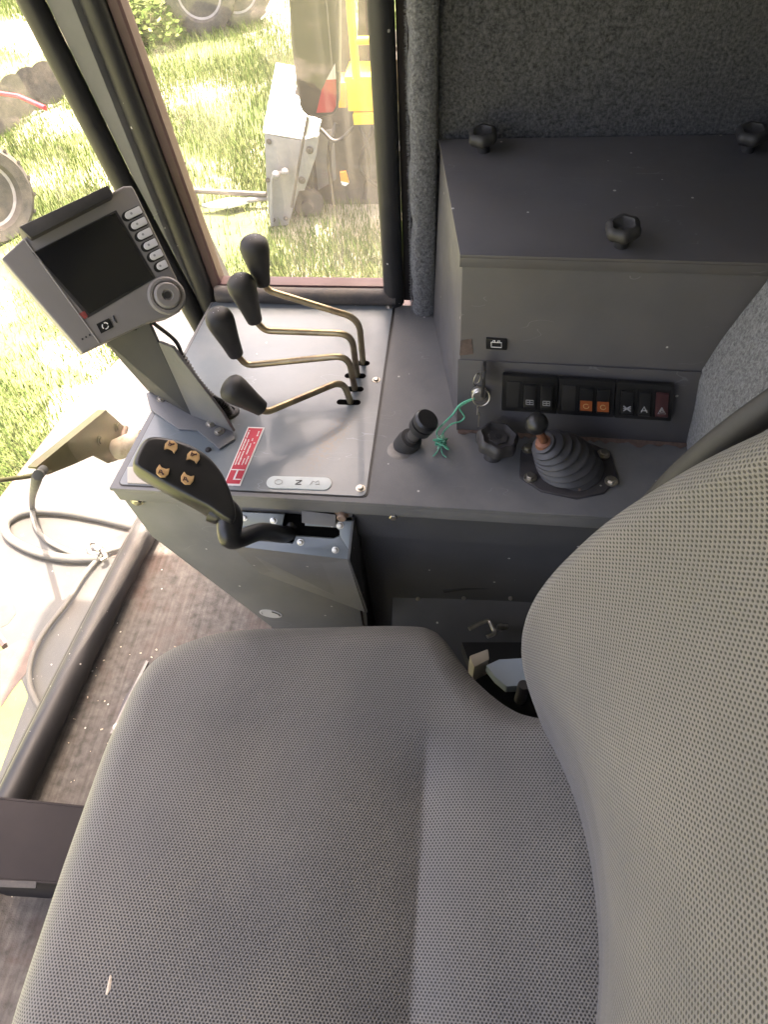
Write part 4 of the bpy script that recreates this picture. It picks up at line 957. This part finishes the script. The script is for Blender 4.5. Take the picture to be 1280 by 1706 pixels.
# dark steel channel across the floor at the lower left
ST_ = thing('pedal_beam', az(60, 1400, .05), 'dark brown steel channel lying across the floor beside the seat', 'beam')
e0, e1, e2, e3 = az(0, 1331, .17), az(140, 1346, .17), az(104, 1462, .17), az(0, 1466, .17)
dl = V((-.755 - e0.x, 0, 0)); dr = (e1 - e0) * .9
b = MB(); b.prism([e0 + dl, e1 + dr, e2 + dr, e3 + dl], (0, 0, -.004)); b.prism([e0 + dl, e1 + dr, e1 + dr + V((0, .004, 0)), e0 + dl + V((0, .004, 0))], (0, 0, -.15)); b.prism([e3 + dl, e2 + dr, e2 + dr - V((0, .003, 0)), e3 + dl - V((0, .003, 0))], (0, 0, -.15)); b.build('channel', 'brown_steel', ST_, bevel=.001)
b = MB(); b.prism([e3 + dl + V((0, -.004, .001)), lerp(e3, e2, .6) + V((0, -.004, .001)), lerp(e3, e2, .6) + V((0, -.012, -.004)), e3 + dl + V((0, -.012, -.004))], (0, 0, -.003)); b.build('edge_highlight', 'dusty_rubber', ST_)  # paler strip painting a highlight along the channel's near edge
SR = thing('seat_rail', az(215, 1165, 0), 'slotted dark metal rail end on the floor at the cushion front', 'rail')
b = MB(); b.prism([az(*q, .030) for q in [(243, 1102), (252, 1106), (240, 1150), (206, 1222), (184, 1226), (205, 1165), (222, 1140)]], (0, 0, -.028)); b.build('rail_body', 'dark_steel', SR, bevel=.001)
b = MB(); b.prism([az(*q, .034) for q in [(243, 1100), (247, 1102), (188, 1222), (183, 1221)]], (0, 0, -.004)); b.build('rail_edge', 'worn_grey', SR)
b = MB(); b.lathe(az(195, 1212, .030), (0, 0, 1), [(.007, 0), (.007, .005), (.003, .006)], 16); b.build('roller', 'cream_plastic', SR)
# crumbs and chaff on the floor
vs = MB()
for i in range(130):
    x, y = rng.uniform(-.72, -.25), rng.uniform(.05, .62); s = rng.uniform(.0007, .0022) * (1.7 if rng.random() < .08 else 1)
    rot = Matrix.Rotation(rng.uniform(0, 3.1), 3, 'Z') @ Matrix.Rotation(rng.uniform(-.3, .3), 3, 'X'); vs.box((x, y, s * .3), (s, s * rng.uniform(1, 2.5), s * .5), rot)
o = vs.build('crumbs', 'tan_plastic'); tag(o, 'pale crumbs and chaff scattered on the dirty floor mat', 'crumbs', kind='stuff')

# ================================================================== OUTSIDE
b = MB(); dk = [(-.62, 1.95), (-1.02, 1.95), (-1.09, 1.71), (-1.175, 1.47), (-1.245, 1.05), (-1.27, .86), (-1.03, .66), (-.925, .54), (-.915, .36), (-.915, -.8), (-.62, -.8)]
b.prism([V((x, y, -.15)) for x, y in dk], (0, 0, -.04)); DK = struct(b, 'deck', 'deck_paint', bevel=.004)
b = MB(); b.tube([V((x - .004, y, -.158)) for x, y in dk[1:7]], .011, 8); b.build('deck_edge', 'red_brown', DK)
for pts, nm in (([(0, 1005), (22, 1008), (26, 1022), (12, 1040), (0, 1046)], 1), ([(0, 1085), (40, 1062), (62, 1070), (52, 1110), (20, 1150), (0, 1180)], 2), ([(180, 900), (215, 885), (235, 890), (205, 930), (185, 928)], 3)):
    b = MB(); b.prism([az(*q, -.1492) for q in pts], (0, 0, -.001)); b.build('rust_patch', 'pink_rust', DK)
b = MB(); b.box((-.08, 1.5, -.75), (1.6, .9, .9)); b.box((.0, .2, -.6), (1.3, 1.5, .85)); struct(b, 'vehicle_body', 'red_brown')
# wiper outside the windscreen corner
WX = -.585
WP = thing('windscreen_wiper', ax(205, 745, WX), 'olive plated wiper arm with tan pivot outside the windscreen corner', 'wiper')
b = MB(); b.prism([ax(*q, WX) for q in [(176, 683), (192, 697), (207, 711), (205, 728), (198, 742), (205, 752), (199, 766), (181, 772), (156, 759), (118, 776), (80, 791), (66, 787), (60, 778), (110, 740)]], (-.004, 0, 0)); WA = b.build('arm', 'olive_zinc', WP, bevel=.0012)
b = MB(); b.prism([ax(*q, WX + .001) for q in [(176, 683), (179, 686), (63, 781), (60, 778)]], (-.014, 0, 0)); b.build('arm_flange', 'olive_zinc', WP)
b = MB(); b.tube([ax(*q, WX - .004) for q in [(82, 786), (45, 794), (0, 800), (-60, 812)]], .0052, 10, flat=.6); b.build('blade_rod', 'olive_zinc', WP)
for q in [(195, 711), (166, 734)]: bolt(ax(*q, WX + .0005), (1, 0, 0), .0060, WP, 'olive_zinc', h=.004, hexa=False)
p0_, p1_ = ax(193, 750, WX + .004), ax(228, 735, WX + .045)
b = MB(); b.lathe(p0_, p1_ - p0_, [(.0175, 0), (.0185, .004), (.0185, .038), (.0150, .043), (.0150, .06)], 26); b.build('pivot', 'tan_plastic', WP)
b = MB(); b.tube([ax(208, 712, WX), ax(203, 730, WX + .003), ax(190, 748, WX + .003)], .006, 10); b.ball(ax(191, 741, WX + .008), .005, 12, 8); b.build('pivot_nut', 'rusty_bolt', WP)
b = MB(); b.tube(cr([ax(72, 782, WX + .004), ax(66, 789, WX + .006), ax(60, 800, WX - .01), az(53, 835, -.06), az(57, 872, -.13), az(78, 900, -.138), az(125, 924, -.14), az(160, 930, -.14)], 10), .0070, 10)
tag(b.build('washer_hose', 'cable_grey'), 'thin grey hose curving down from the wiper arm to the deck', 'hose')
hz = -.138
b = MB(); b.tube(cr([az(*q, hz) for q in [(262, 886), (220, 876), (160, 862), (100, 852), (45, 852), (14, 866), (8, 882), (20, 900), (60, 920), (110, 930), (165, 930)]], 10), .0115, 12)
tag(b.build('deck_hose', 'cable_grey'), 'thick grey hose looping across the deck outside the windscreen', 'hose')
b = MB(); b.tube(cr([az(*q, hz) for q in [(220, 912), (195, 914), (170, 925), (140, 958), (110, 1005), (75, 1050), (56, 1085), (48, 1120), (52, 1150), (66, 1180)]], 10), .0062, 10)
tag(b.build('thin_cable', 'cable_grey'), 'thin grey cable trailing along the deck beside the floor seal', 'cable')
b = MB(); b.tube(cr([az(*q, hz + .01) for q in [(166, 922), (152, 922), (146, 910), (152, 903), (162, 905), (168, 915), (176, 928), (168, 934)]], 8), .0058, 10); b.lathe(az(167, 918, hz), (0, 0, 1), [(.010, 0), (.010, .02), (.004, .022)], 14); tag(b.build('hose_fitting', 'zinc'), 'small curled hose fitting where the deck hoses meet', 'fitting')

# rear-view mirror outside the side window
MI = thing('side_mirror', ay(540, 195, 1.32), 'tall dark side mirror with rounded corners and a red and white patch', 'mirror')
def mi(px, py, y=1.32): return ay(px, py, y)
mo = [mi(*q) for q in [(479, -90), (481, 0), (485, 70), (492, 130), (499, 168), (505, 184), (513, 192), (530, 195), (549, 193), (558, 188), (563, 177), (565, 120), (565, -90)]]
b = MB(); b.prism(mo, (0, .035, 0)); b.build('mirror_housing', 'mirror_back', MI, bevel=.004, segs=3)
b = MB(); b.prism([mi(*q, 1.3185) for q in [(527, 188), (536, 150), (544, 133), (560, 132), (561, 180), (556, 187)]], (0, .003, 0)); b.build('red_patch', 'red_paint', MI)  # red and white patches paint what the mirror reflects
b = MB(); b.prism([mi(*q, 1.3185) for q in [(544, 133), (558, 106), (560, 132)]], (0, .003, 0)); b.build('white_patch', 'white_paint', MI)
b = MB(); b.tube([mi(500, 170, 1.318), mi(506, 184, 1.318), mi(514, 191, 1.318), mi(530, 194, 1.317), mi(548, 192, 1.317), mi(557, 187, 1.318), mi(562, 177, 1.318), mi(564, 120, 1.318)], .0022, 8); b.build('rim', 'rubber', MI)
b = MB(); b.tube([mi(520, -60, 1.34), mi(520, -200, 1.34), V((-.25, 1.02, ROOF))], .009, 10); b.build('mirror_arm', 'matt_black', MI)

# neighbouring machine parked to the right
Y5 = 5.55
NM = thing('parked_machine', V((-.9, 5.9, GZ)), 'grey and orange farm machine parked on the grass beyond the side window', 'machine')
def nm(px, py, y=Y5): return ay(px, py, y)
b = MB(); b.prism([nm(*q) for q in [(440, 222), (470, 229), (520, 236), (506, 288), (480, 376), (450, 378), (444, 320)]], (0, .55, .0)); b.build('fender_plate', 'machine_grey', NM, bevel=.012)
b = MB(); b.prism([nm(438, 222), nm(522, 236), nm(522, 236) + V((0, .75, .22)), nm(438, 222) + V((0, .75, .22))], (0, 0, .012)); b.build('fender_top_sunlit', 'white_paint', NM, bevel=.004)  # sunlit brightness of the fender's top put in as white
b = MB(); b.tube([nm(453, 376, 5.5), nm(453, 300, 5.5), nm(457, 290, 5.5), nm(470, 287, 5.5)], .014, 8); b.ball(nm(460, 291, 5.48), .035, 12, 8); b.ball(nm(475, 286, 5.48), .03, 12, 8); b.build('drain_tap', 'machine_grey', NM)
b = MB(); b.prism([nm(*q, 5.40) for q in [(508, 232), (531, 226), (526, 262), (507, 318), (491, 318), (498, 280)]], (0, .06, 0)); b.build('link_arm', 'machine_grey', NM, bevel=.006)
b = MB(); b.prism([nm(*q, 5.36) for q in [(512, 198), (534, 204), (529, 229), (507, 226)]], (0, .05, 0)); b.build('arm_head', 'white_paint', NM)
b = MB(); b.tube([nm(513, 194, 5.34), nm(500, 262, 5.34), nm(486, 345, 5.34)], .012, 8); b.build('control_rod', 'machine_dark', NM)
b = MB(); b.prism([nm(*q, 5.95) for q in [(500, 190), (640, 150), (660, 335), (590, 350), (520, 360), (498, 300)]], (0, .8, 0)); b.build('chassis', 'machine_dark', NM, bevel=.03)
b = MB(); b.lathe(nm(515, 335, 5.8), (0, -1, 0), [(.13, 0), (.13, .06), (.06, .08), (.05, .12), (.0001, .12)], 20); b.build('hub', 'machine_dark', NM)
def tyre(c, axis, R0, wd, parent=None, name='tyre', lugs=18, m='tyre'):
    u, w, a = frame(axis); b = MB()
    b.lathe(c, axis, [(R0 * .60, -wd * .30), (R0 * .66, -wd * .46), (R0 * .86, -wd * .5), (R0 * .95, -wd * .42), (R0 * .97, 0), (R0 * .95, wd * .42), (R0 * .86, wd * .5), (R0 * .66, wd * .46), (R0 * .60, wd * .30)], 40)
    c = V(c)
    for k in range(lugs):
        for sd_ in (-1, 1):
            t0 = 2 * math.pi * (k + (.25 if sd_ > 0 else -.25)) / lugs; t1 = t0 + .22
            def pp_(t, h, r): return c + a * h + (u * math.cos(t) + w * math.sin(t)) * r
            q = [pp_(t0, sd_ * wd * .02, R0 * .95), pp_(t0 + .07, sd_ * wd * .02, R0 * .95), pp_(t1 + .07, sd_ * wd * .47, R0 * .92), pp_(t1, sd_ * wd * .47, R0 * .92)]
            q2_ = [pp_(t0, sd_ * wd * .02, R0), pp_(t0 + .06, sd_ * wd * .02, R0), pp_(t1 + .06, sd_ * wd * .47, R0 * .98), pp_(t1, sd_ * wd * .47, R0 * .98)]
            b.add(q + q2_, [(4, 5, 6, 7), (0, 1, 5, 4), (1, 2, 6, 5), (2, 3, 7, 6), (3, 0, 4, 7)])
    return b.build(name, m, parent)
def rim(c, axis, R0, wd, parent):
    b = MB(); b.lathe(c, axis, [(R0 * .61, -wd * .32), (R0 * .61, wd * .32), (R0 * .55, wd * .30), (R0 * .50, wd * .10), (R0 * .22, wd * .06), (R0 * .20, wd * .2), (.0001, wd * .2)], 30); return b.build('rim', 'rim_grey', parent)
wc = V((nm(612, 265, 6.3).x, 6.15, GZ + .62)); tyre(wc, (0, -1, 0), .62, .36, NM); rim(wc, (0, -1, 0), .62, .36, NM)
b = MB(); b.prism([nm(*q, 5.6) for q in [(573, 128), (650, 128), (652, 186), (580, 186)]], (0, .4, 0)); b.build('yellow_guard', 'machine_yellow', NM, bevel=.01)
b = MB(); b.prism([nm(*q, 5.58) for q in [(562, 138), (576, 138), (578, 180), (564, 180)]], (0, .2, 0)); b.build('orange_block', 'machine_orange', NM, bevel=.008)
b = MB(); b.prism([nm(*q, 5.56) for q in [(588, 192), (655, 190), (656, 206), (590, 208)]], (0, .1, 0)); b.build('yellow_strip', 'machine_yellow', NM)
b = MB(); b.tube([nm(578, -80, 5.5), nm(583, 0, 5.5), nm(594, 130, 5.5)], .030, 10); b.build('rail', 'machine_yellow', NM)
b = MB(); b.tube([nm(586, 68, 5.5), nm(655, 66, 5.5)], .026, 10); b.build('rail', 'machine_yellow', NM)
b = MB(); b.tube([nm(618, -80, 5.52), nm(626, 70, 5.52)], .02, 10); b.build('rail', 'machine_orange', NM)
b = MB(); b.prism([nm(*q, 5.9) for q in [(596, 75), (655, 73), (655, 128), (598, 128)]], (0, .3, 0)); b.build('dark_housing', 'machine_dark', NM, bevel=.01)
b = MB(); b.prism([nm(*q, 5.9) for q in [(598, -70), (655, -70), (655, 60), (596, 60)]], (0, .05, 0)); b.build('cab_window', 'mirror_back', NM)
b = MB(); b.prism([nm(*q, 5.9) for q in [(565, -60), (585, -60), (585, 130), (570, 130)]], (0, .05, 0)); b.build('hose_bundle', 'machine_dark', NM)
b = MB(); b.prism([nm(*q, 5.7) for q in [(566, 288), (576, 287), (581, 305), (568, 302)]], (0, .03, 0)); b.build('orange_reflector', 'machine_orange', NM)
b = MB(); b.prism([nm(*q, 5.69) for q in [(568, 303), (581, 306), (576, 310), (570, 308)]], (0, .03, 0)); b.build('reflector_base', 'white_paint', NM)

for q0_, q1_, q2_, r_ in [((500, 205), (520, 300), (505, 350), .016), ((560, 205), (548, 260), (556, 340), .020), ((600, 208), (615, 260), (606, 330), .018), ((535, 215), (560, 235), (590, 212), .016), ((622, 210), (600, 280), (640, 320), .014)]:
    b = MB(); b.tube(cr([nm(*q0_, 5.85), nm(*q1_, 5.78), nm(*q2_, 5.85)], 8), r_, 8); b.build('hydraulic_hose', 'rubber', NM)
for q in [(448, 236), (512, 246), (455, 366), (476, 364), (500, 300), (446, 300)]: bolt(nm(*q, 5.545), (0, -1, 0), .014, NM, 'machine_dark', h=.012)
for q in [(516, 250), (503, 300)]: bolt(nm(*q, 5.395), (0, -1, 0), .020, NM, 'machine_dark', h=.02)
b = MB(); b.prism([nm(*q, 5.93) for q in [(520, 222), (556, 215), (560, 300), (530, 318)]], (0, .02, 0)); b.build('side_plate', 'machine_grey', NM, bevel=.01)
def lone_wheel(px, py, R0, wd, axis, label, g=None):
    c = az(px, py, GZ); c.z = GZ + R0 - .04
    t = thing('farm_wheel', V((c.x, c.y, GZ)), label, 'wheel', g); tyre(c, axis, R0, wd, t); rim(c, axis, R0, wd, t)
lone_wheel(345, 50, .46, .28, (.25, -1, .05), 'pale dusty farm wheel at the far top of the side window')
lone_wheel(402, 40, .46, .28, (.35, -1, 0), 'farm wheel half hidden behind the far dusty wheel')
lone_wheel(2, 392, .42, .34, (1, -.55, .1), 'lugged tractor wheel at the left edge behind the monitor')
DP = thing('disc_plough', az(20, 170, GZ), 'rusty disc plough with red beam seen through the windscreen edge', 'plough')
b = MB(); b.tube([az(-40, 150, GZ + .55), az(30, 160, GZ + .5), az(75, 180, GZ + .5)], .022, 8); b.build('beam', 'red_paint', DP)
for k, q in enumerate([(2, 178), (26, 160), (50, 148), (76, 138), (-14, 190)]):
    c = az(*q, GZ + .22); b = MB(); b.lathe(c, (.8, -.5, .1), [(.21, .035), (.16, .010), (.07, -.008), (.0001, -.010), ], 28); b.build('disc', 'tyre', DP)
IM = thing('ground_beam', az(385, 330, GZ), 'long thin grey implement bars lying on the grass', 'implement')
b = MB(); b.tube([az(326, 318, GZ + .12), az(444, 324, GZ + .12)], .025, 8); b.build('bar', 'machine_dark', IM)
b = MB(); b.tube([az(338, 344, GZ + .06), az(380, 338, GZ + .08), az(446, 330, GZ + .08)], .022, 8); b.build('bar', 'machine_grey', IM)
b = MB(); b.prism([az(*q, GZ + .09) for q in [(338, 340), (375, 330), (436, 328), (380, 342)]], (0, 0, -.03)); b.build('plate', 'white_paint', IM)

# grass and a bush
def grass(name, n, label):
    P = []; k = 0
    pts = np.empty((0, 2))
    while len(pts) < n:
        q = np.column_stack([rng.uniform(-11, 1.2, 60000), rng.uniform(1.9, 16, 60000)])
        d = np.hypot(q[:, 0], q[:, 1]); cl = np.sin(q[:, 0] * 2.1 + 1.3 * np.sin(q[:, 1] * 1.7)) * np.sin(q[:, 1] * 2.4 + q[:, 0] * .8) + .6 * np.sin(q[:, 0] * .9 + 4) * np.sin(q[:, 1] * .8 + 1)
        keep = (rng.random(60000) < np.clip(3.2 / d, .1, 1)) & (rng.random(60000) < np.clip(.42 + .55 * cl, .03, 1)) & (q[:, 0] > -1.15 * q[:, 1] - .6)
        pts = np.vstack([pts, q[keep]])
    pts = pts[:n]; m = len(pts)
    L0 = rng.uniform(.04, .13, m); a = rng.uniform(0, 6.283, m); w = rng.uniform(.0022, .0055, m); ln = rng.uniform(.1, .7, m)
    base = np.column_stack([pts, np.full(m, GZ - .01)]); side = np.column_stack([np.cos(a), np.sin(a), np.zeros(m)]) * w[:, None]
    le = np.column_stack([-np.sin(a), np.cos(a), np.zeros(m)]) * (L0 * ln)[:, None]
    midp = base + le * .35 + np.array([0, 0, 1]) * (L0 * .6)[:, None]; tip = base + le + np.array([0, 0, 1]) * L0[:, None]
    v = np.stack([base - side, base + side, midp + side * .7, midp - side * .7, tip], 1).reshape(-1, 3)
    i = np.arange(m) * 5
    f = np.concatenate([np.stack([i, i + 1, i + 2, i + 3], 1).ravel(), np.stack([i + 3, i + 2, i + 4], 1).ravel()])
    me = bpy.data.meshes.new(name); me.vertices.add(len(v)); me.vertices.foreach_set('co', v.ravel())
    me.loops.add(len(f)); me.loops.foreach_set('vertex_index', f.astype(np.int32)); me.polygons.add(2 * m)
    st = np.concatenate([np.arange(m) * 4, m * 4 + np.arange(m) * 3]); me.polygons.foreach_set('loop_start', st.astype(np.int32))
    me.update(calc_edges=True); me.materials.append(M['grass_blade']); o = bpy.data.objects.new(name, me); COL.objects.link(o); tag(o, label, 'grass', kind='stuff')
grass('grass', 230000, 'bright sunlit grass in clumps around the parked machines')
def bush(c, R0, n, label):
    t = thing('bush', c, label, 'bush'); b = MB()
    for k in range(n):
        d = V(rng.normal(0, 1, 3)); d.normalize(); p = V(c) + V((d.x * R0 * 1.2, d.y * R0, abs(d.z) * R0 * 1.1)) * rng.uniform(.35, 1.05)
        s = rng.uniform(.03, .07); u, w, _ = frame(V(rng.normal(0, 1, 3)) + V((0, 0, .8))); b.add([p - u * s, p + w * s * .5, p + u * s, p - w * s * .5], [(0, 1, 2, 3)])
    b.build('foliage', 'grass_blade', t, recalc=False)
    b = MB()
    for k in range(7): a_ = k * .9; b.tube([V(c), V(c) + V((math.cos(a_) * R0 * .4, math.sin(a_) * R0 * .4, R0 * .5)), V(c) + V((math.cos(a_) * R0 * .8, math.sin(a_) * R0 * .8, R0 * .9))], [.02, .014, .005], 6)
    b.build('stem', 'bark', t)
bush(az(250, 70, GZ), .42, 1500, 'loose weedy bush beside the far dusty wheel')
